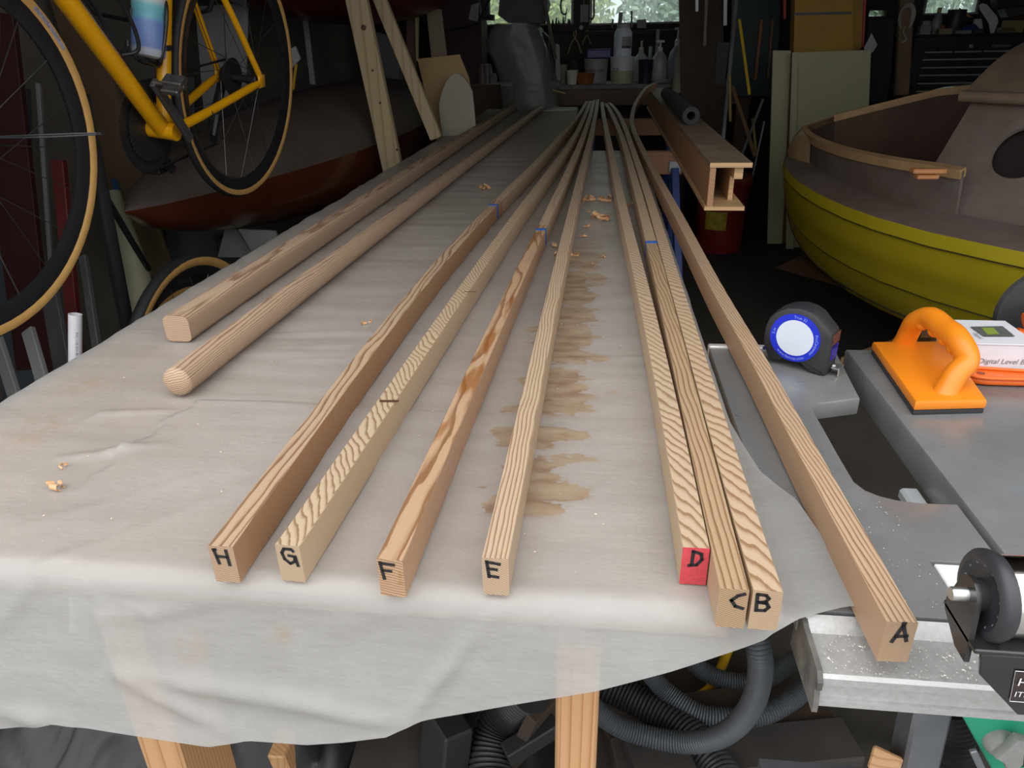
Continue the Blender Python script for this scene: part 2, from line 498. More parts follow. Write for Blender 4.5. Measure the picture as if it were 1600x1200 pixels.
FLARE = .24
def hang(px, py):                   # sight line met with the film, which hangs down and a little outwards
    y = .44
    for _ in range(12):
        p = aty(px, py, y); y = BY0 - .02 - FLARE * max(0, BZ - .02 - p.z)
    return p
HEMPX = [(0, 1143), (82, 1130), (160, 1140), (240, 1150), (330, 1163), (390, 1155), (480, 1163), (540, 1160), (605, 1153), (650, 1130), (740, 1115), (930, 1080), (1040, 1050)]
HEM = [(-1.1, .60), (-.76, .60)] + [(hang(*q).x, hang(*q).z) for q in HEMPX] + [(.119, .771), (.164, .79), (.206, .797)]
XRT = [(.40, .209), (.45, .209), (.496, .208), (.547, .205), (.605, .195), (.655, .175), (.714, .166), (.765, .161), (.9, .161), (3.05, .163), (3.07, -.145), (5.2, -.145)]
def lerp(tab, x):
    if x <= tab[0][0]: return tab[0][1]
    for (a, b), (c, d) in zip(tab, tab[1:]):
        if x <= c: return b + (d - b) * (x - a) / (c - a)
    return tab[-1][1]
def hanglen(z):
    d = BZ - z
    return d * 1.45 if d < .02 else .0314 + (d - .02)
def bz(px, py):                      # sight line -> sheet coordinates on the bench
    p = atz(px, py, .803); return (p.x, p.y)
def hz(px, py):                      # sight line -> sheet coordinates on the hanging front
    p = hang(px, py); return (p.x, BY0 - hanglen(p.z))
RIDGES = [(bz(160, 646), bz(272, 640), .005, .006), (bz(95, 716), bz(250, 700), .007, .007), (bz(130, 660), bz(170, 640), .003, .004),
          (bz(0, 835), bz(330, 740), .0015, .008), (bz(20, 905), bz(560, 690), .0015, .008), (bz(950, 470), bz(1010, 462), .002, .01),
          (bz(380, 905), bz(640, 905), .0015, .012),
          (bz(700, 700), bz(940, 655), .0012, .01), (bz(880, 800), bz(1010, 720), .0015, .01), (bz(930, 640), bz(1040, 610), .0012, .012),
          (hz(185, 1045), hz(640, 1135), .006, .009), (hz(185, 1047), hz(360, 1140), .005, .008), (hz(150, 940), hz(185, 1045), .003, .008),
          (hz(760, 970), hz(640, 1125), .006, .006), (hz(500, 1000), hz(640, 950), .002, .012), (hz(160, 965), hz(330, 945), .003, .007),
          (hz(0, 980), hz(80, 890), .004, .008), (hz(0, 1112), hz(110, 1132), .006, .01), (hz(690, 950), hz(690, 1000), .002, .008), (hz(230, 930), hz(250, 1020), .003, .008),
          (hz(1080, 950), hz(860, 1010), .002, .02), (bz(1190, 800), bz(1290, 960), .0012, .012), (bz(1150, 760), bz(1230, 900), .0012, .015)]
for k, yy in enumerate((378, 384, 430, 470, 355, 336, 560)):
    RIDGES.append((bz(905 - (yy - 380) * .25, yy), bz(985 + (yy - 380) * .3, yy - 3), .0022, .006 + (600 - yy) * .00002))
for k, yy in enumerate((238, 243, 247, 252, 256, 262, 270)):
    RIDGES.append((bz(925 + 3 * (k % 3), yy), bz(1006, yy + (k % 2)), .006, .022))
for k in range(26):
    yy = 285 + k * 11 + (k * 7) % 5; xa = 905 - (yy - 285) * 1.15 - (k * 37) % 90
    RIDGES.append((bz(xa - 120 - (k * 53) % 120, yy + 4), bz(xa + (k * 29) % 60, yy), .0022, .012))
SEAM_X = bz(262, 665)[0]; SEAM_Y = bz(300, 624)[1]
def sheet_disp(x, v):
    h = .0010 * noise.noise((x * 9, v * 9, 0)) + .0016 * noise.noise((x * 3.2, v * 14, 3.7)) + .0012 * noise.noise((x * 5 + v * 3, v * 30, 9))
    if v > 1.0: h += .0022 * min(1, (v - 1) * 2) * noise.noise((x * 2.2, v * 24, 5.1)) + .0015 * noise.noise((x * 4, v * 42, 1.1))
    if x < .16: h = h + .0012
    for a, b, hh, w in RIDGES:
        if v < a[1] - .25 and v < b[1] - .25 or v > a[1] + .25 and v > b[1] + .25: continue
        dx, dy = b[0] - a[0], b[1] - a[1]; l2 = dx * dx + dy * dy
        u = ((x - a[0]) * dx + (v - a[1]) * dy) / l2
        if u < -.3 or u > 1.3: continue
        uc = min(1, max(0, u)); d = math.hypot(x - a[0] - dx * uc, v - a[1] - dy * uc)
        h += hh * math.exp(-(d / w) ** 2) * (.35 + .65 * math.sin(PI * uc)) * (.75 + .5 * noise.noise((x * 40, v * 40, hh * 99)))
    if v < SEAM_Y + .004 and x > SEAM_X - .02 and v > .5:
        xs_ = SEAM_X - .006 * math.sin(v * 90) - (v - SEAM_Y) * -.12
        k = min(1, max(0, (x - xs_) / .003)) * min(1, max(0, (SEAM_Y - .02 * (x - SEAM_X) - v) / .004))
        h += .0055 * k * math.exp(-max(0, x - xs_) / .22) * min(1, max(0, (v - .55) / .06))
    return max(h, -.0012) if v > BY0 else h
vrows = list(np.linspace(-1, 0, 46)) + list(np.linspace(BY0, 1.02, 120))[1:] + list(np.linspace(1.02, 3.06, 120))[1:] + list(np.linspace(3.07, 5.14, 50))
XLF = -1.0
NCOL = 190
verts = []; flat = []
for ri, rv in enumerate(vrows):
    for ci in range(NCOL + 1):
        u = ci / NCOL
        if ri < 46:
            xf = XLF + u * (lerp(XRT, BY0) - XLF)
            L = hanglen(lerp(HEM, xf))
            v = BY0 + rv * L
        else:
            v = rv; xf = XLF + u * (lerp(XRT, v) - XLF)
        flat.append((xf, v, 0))
        d = sheet_disp(xf, v)
        # cross-section to the left: over the bench edge and down
        zl = 0; x = xf
        if xf < BX0:
            h = BX0 - xf; r = .025; a = min(h / r, 1.35)
            x = BX0 - r * math.sin(a); zl = -r * (1 - math.cos(a))
            if h > r * 1.35: x -= (h - r * 1.35) * math.cos(1.35); zl -= (h - r * 1.35) * math.sin(1.35)
            x -= .012 * noise.noise((v * 5, xf * 3, 2)) * min(1, h / .05)
        fl = min(1, max(0, (xf - .12) / .085)); fl = fl * fl * (3 - 2 * fl)
        lift = .007 * min(1, max(0, (xf - .16) / .04))
        y = v; z = BZ + .0015 + zl + lift
        if v < BY0:
            h = BY0 - v; r = .02; a = min(h / r, PI / 2)
            y = BY0 - r * math.sin(a); dz = -r * (1 - math.cos(a))
            if h > r * PI / 2: dz -= h - r * PI / 2
            y += .010 * noise.noise((xf * 4, v * 3, 1)) * min(1, h / .08) - FLARE * max(0, h - r * PI / 2)
            y = y * (1 - fl) + v * fl; dz *= (1 - fl)
            z += dz
            nrm = min(1, h / (r * PI / 2)) * (1 - fl)
            y -= d * nrm; z += d * (1 - nrm)
        else: z += d
        verts.append((x, y, z))
faces = [(j * (NCOL + 1) + i, j * (NCOL + 1) + i + 1, (j + 1) * (NCOL + 1) + i + 1, (j + 1) * (NCOL + 1) + i) for j in range(len(vrows) - 1) for i in range(NCOL)]
me = bpy.data.meshes.new('plastic_sheet'); org = V((-.3, 2.5, BZ))
me.from_pydata([tuple(V(p) - org) for p in verts], [], faces)
at = me.attributes.new('flat', 'FLOAT_VECTOR', 'POINT'); at.data.foreach_set('vector', [c for p in flat for c in p])
me.polygons.foreach_set('use_smooth', [True] * len(faces))
sheet = bpy.data.objects.new('plastic_sheet', me); sheet.location = org; COL.objects.link(sheet)
tag(sheet, 'large milky plastic film draped over the workbench and hanging down its front', 'plastic sheet')
mt = bpy.data.materials.new('milky_polyethylene_film'); mt.use_nodes = True; nt = mt.node_tree; b = nt.nodes['Principled BSDF']; out = nt.nodes['Material Output']
g = N(nt, 'ShaderNodeAttribute', attribute_name='flat').outputs['Vector']
sx = N(nt, 'ShaderNodeSeparateXYZ'); nt.links.new(g, sx.inputs[0]); gx, gy, _ = sx.outputs
n1 = noise_(nt, g, 3.5, 5, .6)
c = ramp(nt, n1, [(.3, (.435, .42, .395)), (.7, (.555, .55, .535))])
fine = noise_(nt, g, 45, 5, .65)
c = mixc(nt, math_(nt, 'MULTIPLY_ADD', fine, 1.2, -.35, True), mixc(nt, .5, c, (.42, .41, .39)), c)
crn = noise_(nt, scaled(nt, g, (5, 7, 1)), 1, 1, .4); crn2 = noise_(nt, scaled(nt, g, (9, 3, 1)), 1, 1, .4)
crease = math_(nt, 'SUBTRACT', 1.0, math_(nt, 'MULTIPLY', math_(nt, 'ABSOLUTE', math_(nt, 'SUBTRACT', crn, .5)), 90), clamp=True)
crease2 = math_(nt, 'SUBTRACT', 1.0, math_(nt, 'MULTIPLY', math_(nt, 'ABSOLUTE', math_(nt, 'SUBTRACT', crn2, .47)), 120), clamp=True)
crease = math_(nt, 'MAXIMUM', crease, crease2)
c = mixc(nt, math_(nt, 'MULTIPLY', crease, .035), c, (.72, .72, .71))
smudge = math_(nt, 'MULTIPLY_ADD', noise_(nt, scaled(nt, g, (7, 26, 1)), 1, 5, .65), 3, -1.75, True)
scuff = math_(nt, 'MULTIPLY_ADD', noise_(nt, scaled(nt, g, (48, 62, 1)), 1, 6, .75), 9, -6.1, True)
c = mixc(nt, math_(nt, 'MULTIPLY', scuff, .5), c, (.78, .78, .77))
blot = math_(nt, 'MULTIPLY_ADD', noise_(nt, scaled(nt, g, (12, 16, 1)), 1.7, 5, .7), 7, -4.5, True)
c = mixc(nt, math_(nt, 'MULTIPLY', blot, .35), c, (.36, .345, .29))
c = mixc(nt, math_(nt, 'MULTIPLY', smudge, .45), c, (.36, .33, .28))
# dried brown glue beside the stave marked E
sn = noise_(nt, scaled(nt, g, (13, 26, 1)), 1, 5, .6)
dx = math_(nt, 'ABSOLUTE', math_(nt, 'ADD', gx, math_(nt, 'MULTIPLY_ADD', gy, -.035, .076)))
k = math_(nt, 'SUBTRACT', math_(nt, 'MULTIPLY_ADD', sn, .24, -.082), dx)
k = math_(nt, 'MULTIPLY', k, 180, clamp=True)
k = math_(nt, 'MULTIPLY', k, math_(nt, 'MULTIPLY', math_(nt, 'SUBTRACT', gy, .555), 90, clamp=True), clamp=True)
k = math_(nt, 'MULTIPLY', k, math_(nt, 'MULTIPLY', math_(nt, 'SUBTRACT', 1.75, gy), 3, clamp=True))
gc = ramp(nt, noise_(nt, scaled(nt, g, (16, 40, 1)), 1.3, 3), [(.36, (.27, .14, .05)), (.5, (.40, .27, .14)), (.65, (.47, .36, .22))])
c = mixc(nt, math_(nt, 'MULTIPLY', k, .72), c, gc)
# faint ochre smears near the left edge
for (cx, cy), r in ((bz(140, 600), .05), (bz(70, 660), .05), (bz(40, 690), .03), (hz(300, 1010), .02), (hz(440, 1000), .018)):
    q = N(nt, 'ShaderNodeVectorMath', operation='DISTANCE'); nt.links.new(g, q.inputs[0]); q.inputs[1].default_value = (cx, cy, 0)
    f = math_(nt, 'MULTIPLY_ADD', q.outputs['Value'], -1 / r, 1.0, True)
    f = math_(nt, 'MULTIPLY', f, math_(nt, 'MULTIPLY_ADD', noise_(nt, g, 60, 3), 4, -1.6, True))
    c = mixc(nt, math_(nt, 'MULTIPLY', f, .55), c, (.46, .34, .18))
nt.links.new(c, b.inputs['Base Color'])
b.inputs['Roughness'].default_value = .36
b.inputs['Specular IOR Level'].default_value = .5
b.inputs['Coat Weight'].default_value = .14; b.inputs['Coat Roughness'].default_value = .12
h = math_(nt, 'ADD', math_(nt, 'MULTIPLY_ADD', noise_(nt, scaled(nt, g, (34, 16, 1)), 1, 5, .65), .8, noise_(nt, scaled(nt, g, (20, 64, 1)), 1, 4, .6)), math_(nt, 'MULTIPLY_ADD', crease, .06, math_(nt, 'MULTIPLY', noise_(nt, g, 140, 3), .3)))
bp = N(nt, 'ShaderNodeBump'); bp.inputs['Strength'].default_value = .35; bp.inputs['Distance'].default_value = .003; nt.links.new(h, bp.inputs['Height']); nt.links.new(bp.outputs[0], b.inputs['Normal'])
tl = N(nt, 'ShaderNodeBsdfTranslucent'); nt.links.new(c, tl.inputs[0]); tp = N(nt, 'ShaderNodeBsdfTransparent')
ma = N(nt, 'ShaderNodeMixShader'); ma.inputs[0].default_value = .30; nt.links.new(b.outputs[0], ma.inputs[1]); nt.links.new(tl.outputs[0], ma.inputs[2])
mb_ = N(nt, 'ShaderNodeMixShader'); nt.links.new(math_(nt, 'MULTIPLY_ADD', k, -.06, .17), mb_.inputs[0]); nt.links.new(ma.outputs[0], mb_.inputs[1]); nt.links.new(tp.outputs[0], mb_.inputs[2])
nt.links.new(mb_.outputs[0], out.inputs[0])
me.materials.append(mt)
MB().box((-.22, 5.03, .8095), (.16, .26, .006), Matrix.Rotation(.05, 3, 'Z'), .001)  # measured only
card = MB().box((-.255, 5.02, .8075), (.21, .26, .004), None, .001).done('cover_sheet', mat('cream_grey_panel', (.45, .44, .38), .5, scale=6))
tag(card, 'flat cream-grey panel lying at the far right corner of the rear bench', 'sheet')

# ---------------------------------------------------------------- staves A to H
BARS = {
 'A': [(.219, .41), (.211, .71), (.208, .93), (.198, 1.1), (.188, 1.65), (.171, 2.3), (.157, 2.88), (.150, 3.42)],
 'B': [(.1325, .43), (.1315, .65), (.131, .76), (.132, .94), (.131, 1.2), (.131, 1.62), (.130, 1.99), (.126, 2.37), (.121, 2.98), (.110, 3.87), (.091, 4.49), (.068, 4.91), (.052, 5.05)],
 'C': [(.1085, .43), (.1085, .65), (.109, .79), (.109, .96), (.109, 1.34), (.105, 1.99), (.101, 2.44), (.095, 3.08), (.077, 3.78), (.048, 4.67), (.030, 4.98)],
 'D': [(.0862, .476), (.0855, .65), (.0825, .89), (.076, 1.2), (.064, 1.62), (.056, 1.96), (.048, 2.37), (.035, 3.08), (.019, 3.97), (.008, 4.77), (.007, 5.1)],
 'E': [(-.0715, .449), (-.069, .81), (-.067, 1.06), (-.064, 1.34), (-.060, 1.69), (-.055, 2.14), (-.047, 2.64), (-.034, 3.5), (-.023, 5.0), (-.022, 5.36)],
 'F': [(-.154, .44), (-.1435, .84), (-.137, 1.03), (-.130, 1.26), (-.123, 1.47), (-.117, 1.65), (-.106, 1.94), (-.090, 2.47), (-.072, 3.13), (-.056, 4.08), (-.046, 5.3)],
 'G': [(-.242, .45), (-.2285, .81), (-.221, .98), (-.214, 1.15), (-.203, 1.39), (-.190, 1.67), (-.171, 2.0), (-.144, 2.47), (-.120, 2.89), (-.094, 3.64), (-.069, 5.2)],
 'H': [(-.296, .444), (-.298, .70), (-.297, .94), (-.293, 1.14), (-.285, 1.35), (-.272, 1.60), (-.257, 1.85), (-.240, 2.08), (-.208, 2.5), (-.180, 3.0), (-.145, 3.65), (-.112, 4.35), (-.094, 5.2)]}
BW, BH, BZ0 = .0212, .037, .8045
pale = (.60, .43, .27); dark = (.36, .18, .075)
GR = {
 'A': stave_wood('stave_grain_a', (.30, .02, 1), .0013, .0050, 2.2, (0.490, 0.343, 0.219), (0.254, 0.117, 0.046), side=(0.423, 0.259, 0.152)),
 'B': stave_wood('stave_grain_b', (.10, .075, 1), .0015, .0050, 2.6, (0.525, 0.384, 0.253), (0.313, 0.150, 0.055), side=(0.490, 0.343, 0.219)),
 'C': stave_wood('stave_grain_c', (.34, .015, 1), .0019, .0050, 2.2, (0.440, 0.301, 0.177), (0.237, 0.117, 0.046), side=(0.474, 0.327, 0.203), joint=(1.02, (0.508, 0.376, 0.244))),
 'D': stave_wood('stave_grain_d', (.10, .065, 1), .0012, .0046, 3.0, (0.525, 0.393, 0.262), (0.297, 0.150, 0.064), side=(0.508, 0.368, 0.237)),
 'E': stave_wood('stave_grain_e', (.52, .01, 1), .0021, .0062, 3.0, (0.516, 0.384, 0.262), (0.288, 0.142, 0.055), side=(0.490, 0.360, 0.237)),
 'F': stave_wood('stave_grain_f', (.16, .004, 1), .0027, .0100, 2.0, (0.482, 0.310, 0.185), (0.254, 0.101, 0.034), side=(0.440, 0.268, 0.160), stain=((.27, .095, .018), .54), joint=(1.15, (0.490, 0.384, 0.262))),
 'G': stave_wood('stave_grain_g', (.16, .085, 1), .0012, .0056, 4.0, (0.508, 0.384, 0.253), (0.262, 0.134, 0.055), side=(0.508, 0.368, 0.237)),
 'H': stave_wood('stave_grain_h', (.22, .004, 1), .0019, .0085, 1.8, (0.466, 0.327, 0.211), (0.228, 0.101, 0.038), side=(0.321, 0.159, 0.068), joint=(1.42, (0.474, 0.368, 0.253)))}
def resample(tab, n, smooth=6):
    xs, ys = zip(*tab)
    y = [ys[0] + (ys[-1] - ys[0]) * (i / n) ** 1.5 for i in range(n + 1)]
    x = list(np.interp(y, ys, xs))
    for _ in range(smooth):
        x = [x[0]] + [(x[i - 1] + 2 * x[i] + x[i + 1]) / 4 for i in range(1, n)] + [x[-1]]
    return [V((a, b, 0)) for a, b in zip(x, y)]
def swept(path, prof, name, mats, parent, ends=None):
    """section 'prof' (across, up) swept along path, keeping rest coordinates for the grain"""
    n = len(prof); vs = []; gr = []; L = 0
    for i, p in enumerate(path):
        t = (path[min(i + 1, len(path) - 1)] - path[max(i - 1, 0)]).normalized()
        x = t.cross(V((0, 0, 1))).normalized(); u = x.cross(t).normalized()
        if i: L += (p - path[i - 1]).length
        for (a, c) in prof:
            vs.append(p + x * a + u * c); gr.append((a, L, c))
    fs = []
    for i in range(len(path) - 1):
        for j in range(n):
            k = (j + 1) % n
            fs.append((i * n + j, i * n + k, (i + 1) * n + k, (i + 1) * n + j))
    m0 = len(vs)
    fs.append(tuple(range(n - 1, -1, -1))); fs.append(tuple((len(path) - 1) * n + j for j in range(n)))
    inv = basis(parent).inverted()
    me = bpy.data.meshes.new(name); me.from_pydata([tuple(inv @ p) for p in vs], [], fs)
    at = me.attributes.new('grain', 'FLOAT_VECTOR', 'POINT'); at.data.foreach_set('vector', [c for p in gr for c in p])
    for mm in (mats if isinstance(mats, list) else [mats]): me.materials.append(mm)
    if isinstance(mats, list) and len(mats) > 1: me.polygons[len(fs) - 2].material_index = 1
    bm = bmesh.new(); bm.from_mesh(me); bmesh.ops.recalc_face_normals(bm, faces=bm.faces); bm.to_mesh(me); bm.free()
    me.polygons.foreach_set('use_smooth', [True] * len(fs)); me.set_sharp_from_angle(angle=math.radians(40))
    o = bpy.data.objects.new(name, me); COL.objects.link(o); o.parent = parent
    return o
c_ = .0006
PROF = [(-BW / 2 + c_, 0), (BW / 2 - c_, 0), (BW / 2, c_), (BW / 2, BH - c_), (BW / 2 - c_, BH), (-BW / 2 + c_, BH), (-BW / 2, BH - c_), (-BW / 2, c_)]
M_ink = mat('black_marker_ink', (.012, .012, .014), .5)
M_tape = mat('blue_masking_tape', (.03, .12, .42), .7)
M_red = mat('red_paint', (.55, .055, .07), .6, scale=300, var=.2)
STROKES = {
 'A': [[(-.32, -.5), (0, .5)], [(0, .5), (.3, -.42)], [(-.22, -.18), (.28, -.12)], [(-.04, .62), (.06, .62)]],
 'B': [[(-.28, .5), (-.24, -.5)], [(-.28, .5), (.12, .46), (.26, .28), (.14, .08), (-.2, .02)], [(-.2, .02), (.2, -.02), (.32, -.24), (.16, -.46), (-.26, -.46)]],
 'C': [[(.3, .46), (0, .34), (-.28, .04), (-.06, -.3), (.3, -.42)]],
 'D': [[(-.12, .5), (-.16, -.4)], [(-.3, -.42), (.1, -.36), (.34, .0), (.28, .36), (-.16, .5)]],
 'E': [[(-.3, .5), (-.2, -.5)], [(-.3, .46), (.36, .36)], [(-.24, .04), (.2, .0)], [(-.2, -.42), (.26, -.48)]],
 'F': [[(-.32, .5), (-.18, -.55)], [(-.3, .46), (.4, .4)], [(-.24, .0), (.22, -.02)]],
 'G': [[(.3, .36), (.2, .48), (-.2, .48), (-.36, .2), (-.26, -.2), (.02, -.46), (.3, -.3), (.34, .02), (.0, .06)], [(.36, .04), (.44, -.58)]],
 'H': [[(-.4, .5), (-.26, -.42)], [(.26, .46), (.3, -.5)], [(-.3, .06), (.26, .02)], [(-.44, .46), (-.3, .5)]]}
BARLAB = {'A': 'wooden stave marked A, lying apart on the grey saw table', 'B': 'wooden stave marked B, touching stave C at the right of the bench',
 'C': 'wooden stave marked C with blue tape, pressed between D and B', 'D': 'wooden stave with a red painted end marked D',
 'E': 'wooden stave marked E beside the brown glue stain', 'F': 'wooden stave marked F with orange glue patches and blue tape',
 'G': 'wooden stave marked G with a short dark pencil mark on top', 'H': 'wooden stave marked H with dark sides and blue tape'}
def ribbon(mbd, pts, w, o, x, u, nrm):
    for a, b_ in zip(pts, pts[1:]):
        a3 = o + x * a[0] + u * a[1]; b3 = o + x * b_[0] + u * b_[1]
        d = (b3 - a3).normalized(); s = d.cross(nrm).normalized() * w / 2; e = d * w * .35
        mbd.add([a3 - s - e, a3 + s - e, b3 + s + e, b3 - s + e], [(0, 1, 2, 3)])
def tape_on(path, y, parent):
    for a, b_ in zip(path, path[1:]):
        if a.y <= y <= b_.y: break
    f = (y - a.y) / (b_.y - a.y); p = a.lerp(b_, f); t = (b_ - a).normalized(); x = t.cross(V((0, 0, 1))).normalized(); u = V((0, 0, 1))
    w = .018; e = .0006; tb = MB()
    for (c, s) in ((p + u * (BH + e / 2), (BW + 2 * e, w, e)), (p + x * (BW / 2 + e / 2) + u * (BH / 2 + .002), (e, w, BH - .006)), (p - x * (BW / 2 + e / 2) + u * (BH * .5 + .002), (e, w, BH - .006))):
        tb.box(c, s, Matrix((x, t, u)).transposed())
    tb.done('masking_tape', M_tape, parent, 0)
for nm, tab in BARS.items():
    path = resample(tab, 44)
    zb = BZ0
    for p in path: p.z = zb
    if nm == 'A':
        for p in path: p.z = .8015
        path += [V((.152, 3.75, .8025)), V((.162, 4.05, .806)), V((.176, 4.3, .818)), V((.198, 4.5, .842)), V((.232, 4.66, .876)), V((.27, 4.78, .908)), V((.33, 4.9, .927))]
    t0 = path[0]
    t = thing('wooden_stave', t0, BARLAB[nm], 'stave', 'eight lettered staves on the bench')
    o = swept(path, PROF, 'stave_body', [GR[nm], M_red] if nm == 'D' else GR[nm], t)
    d = (path[0] - path[1]).normalized(); x = V((0, 0, 1)).cross(-d).normalized() * -1
    x = (-d).cross(V((0, 0, 1))).normalized()
    o3 = t0 + d * .0004 + V((0, 0, BH * (.70 if nm not in 'A' else .72))) + x * {'C': .003, 'B': -.003, 'E': -.002, 'F': -.003, 'A': .001}.get(nm, 0)
    lm = MB()
    for st in STROKES[nm]: ribbon(lm, [(a * .0155, b_ * .0155) for a, b_ in st], .0028, o3, x, V((0, 0, 1)), d)
    lm.done('letter_mark', M_ink, t, 0)
    if nm in 'HFC':
        tape_on(path, {'H': atz(783, 320, .842).y, 'F': atz(850, 358, .842).y, 'C': atz(1016, 378, .842).y}[nm], t)
    if nm == 'G':
        for (px, py, hgt) in ((734, 456, .005), (608, 627, .009)):
            q = atz(px, py, .8418); lm = MB()
            ribbon(lm, [(-.009, 0), (.009, .001)], hgt * .6, V((q.x, q.y, .8419)), V((1, 0, 0)), V((0, 1, 0)), V((0, 0, 1)))
            lm.done('pencil_mark', mat('dark_pencil', (.07, .03, .015), .7), t, 0)

# ---------------------------------------------------------------- the two spars
sp_pale, sp_dark = (.50, .355, .24), (.27, .13, .07)
def spar(pts, prof, m, label):
    path = [V(pts[0]).lerp(V(pts[1]), i / 10) for i in range(11)]
    t = thing('wooden_spar', path[0], label, 'spar')
    return t, path, swept(path, prof, 'spar_body', m, t)
q = .041; r = .009; sq = []
for (cx, cy, a0) in ((q / 2 - r, r, -90), (q / 2 - r, q - r, 0), (-q / 2 + r, q - r, 90), (-q / 2 + r, r, 180)):
    for k in range(4): a = math.radians(a0 + 30 * k); sq.append((cx + r * math.cos(a), cy + r * math.sin(a)))
A0 = atz(272, 494, .8455); A1 = atz(808, 158, .8455)
A1 = V((A1.x, 5.3, 0)); A1.x = atz(811, 157, .8455).x
spar(((A0.x, A0.y, .8045), (A1.x - .01, A1.y, .8045)), sq, stave_wood('spar_grain_square', (.05, .004, 1), .0027, .0110, 1.3, sp_pale, sp_dark), 'square wooden spar with rounded corners along the left of the bench')
R_ = .0195; rd = [(R_ * math.cos(2 * PI * k / 20), R_ + R_ * math.sin(2 * PI * k / 20)) for k in range(20)]
B0 = atz(264, 600, .825); B1 = atz(843, 165, .8435)
m_round = stave_wood('spar_grain_round', (-.28, .004, .96), .0030, .0170, 1.2, sp_pale, sp_dark)
t, path, o = spar(((B0.x + .006, B0.y + .01, .8045), (B1.x, min(B1.y, 5.0), .8045)), rd, m_round, 'round wooden spar with a domed end beside the square one')
d = (path[0] - path[1]).normalized(); x = V((1, 0, 0)); x = (-d).cross(V((0, 0, 1))).normalized()
dome = [(R_ * math.cos(a), R_ * .45 * math.sin(a)) for a in np.linspace(0, 1.5, 6)]
dm = MB(); dm.lathe(dome, path[0] + V((0, 0, R_)), d, 20, True)
dob = dm.done('domed_end', m_round, t, 60)
ga = dob.data.attributes.new('grain', 'FLOAT_VECTOR', 'POINT'); mw = basis(dob)
ga.data.foreach_set('vector', [c for v in dob.data.vertices for c in ((mw @ v.co - path[0]).dot(x), (mw @ v.co - path[0]).dot(-d), (mw @ v.co - path[0]).z)])

# ---------------------------------------------------------------- shavings and dust
M_shav = mat('orange_wood_shaving', (.62, .36, .18), .6, scale=80, var=.2)
SH = [(84, 760, .016, 0), (97, 726, .009, 0), (569, 504, .014, 1), (758, 294, .03, 1), (920, 311, .03, 2), (946, 312, .03, 2), (936, 341, .042, 3), (922, 353, .022, 2), (924, 330, .018, 2), (910, 367, .018, 2),
      (866, 383, .022, 4), (899, 399, .026, 4), (946, 402, .018, 2), (929, 412, .012, 2), (987, 320, .024, 5), (865, 398, .02, 4)]
SHL = ['curled orange shaving on the film near its left edge, the most forward one', 'tiny shaving just behind the curled one near the left edge of the film',
 'lone orange shaving on the film between the round spar and stave H', 'faint wide heap of shavings on the film between the spars and stave H',
 'shaving farthest back between staves E and D, touching stave E', 'shaving farthest back between staves E and D, in the middle of the gap',
 'largest heap of orange shavings, between staves E and D', 'shaving lying just in front of the largest orange heap', 'flat shaving lying just behind the largest orange heap',
 'small shaving halfway between the largest heap and stave E', 'orange shaving lying against stave F level with its blue tape', 'wide orange shaving touching the right side of stave E',
 'orange shaving alone between staves E and D, level with the tape on C', 'smallest pale shaving between E and D, nearest the camera there', 'shaving squeezed between stave D and stave C', 'second orange shaving between staves F and E, in front of the one by the tape']
for i, (px, py, s, li) in enumerate(SH):
    p = atz(px, py, .806); p.z = .8035; rr = random.Random(i)
    b = MB()
    for k in range(3 if s < .03 else 6):
        o = p + V((rr.uniform(-1, 1) * s * .55, rr.uniform(-1, 1) * s * .5, 0)); a0 = rr.uniform(0, 6.28); w = s * rr.uniform(.2, .35); rad = s * rr.uniform(.10, .2)
        ax = V((math.cos(a0), math.sin(a0), rr.uniform(-.1, .3))).normalized(); sd = V((-ax.y, ax.x, 0)).normalized(); n = 9; vs = []
        for j in range(n):
            a = 4.4 * j / (n - 1) - .6; g = rad * (.6 + .5 * j / n)
            c = o + sd * g * math.sin(a) + V((0, 0, g * (1.05 - math.cos(a)))) + ax * (j * w * .09)
            vs += [c - ax * w, c + ax * w]
        b.add(vs, [(2 * j, 2 * j + 1, 2 * j + 3, 2 * j + 2) for j in range(n - 1)])
    lab = SHL[i]
    tag(b.done('wood_shaving', M_shav, None, 60), lab, 'shaving', 'curled wood shavings on the plastic film')
dust = MB(); rr = random.Random(5)
def chip(p, s):
    a = rr.uniform(0, 6.28); u = V((math.cos(a), math.sin(a), 0)) * s; w = V((-u.y, u.x, 0)) * rr.uniform(.2, .5)
    dust.add([p - u, p + w, p + u, p - w + V((0, 0, s * .4))], [(0, 1, 2), (0, 2, 3)])
for k in range(420):
    y = BY0 + .01 + rr.random() ** 1.6 * 1.6; x = rr.uniform(BX0 + .02, .15)
    chip(V((x, y, BZ + .0065)), rr.uniform(.0005, .0016))
tag(dust.done('wood_dust', mat('pale_wood_dust', (.72, .58, .42), .8), None, 0), 'scattered pale wood chips on the plastic film', 'wood dust', kind='stuff')

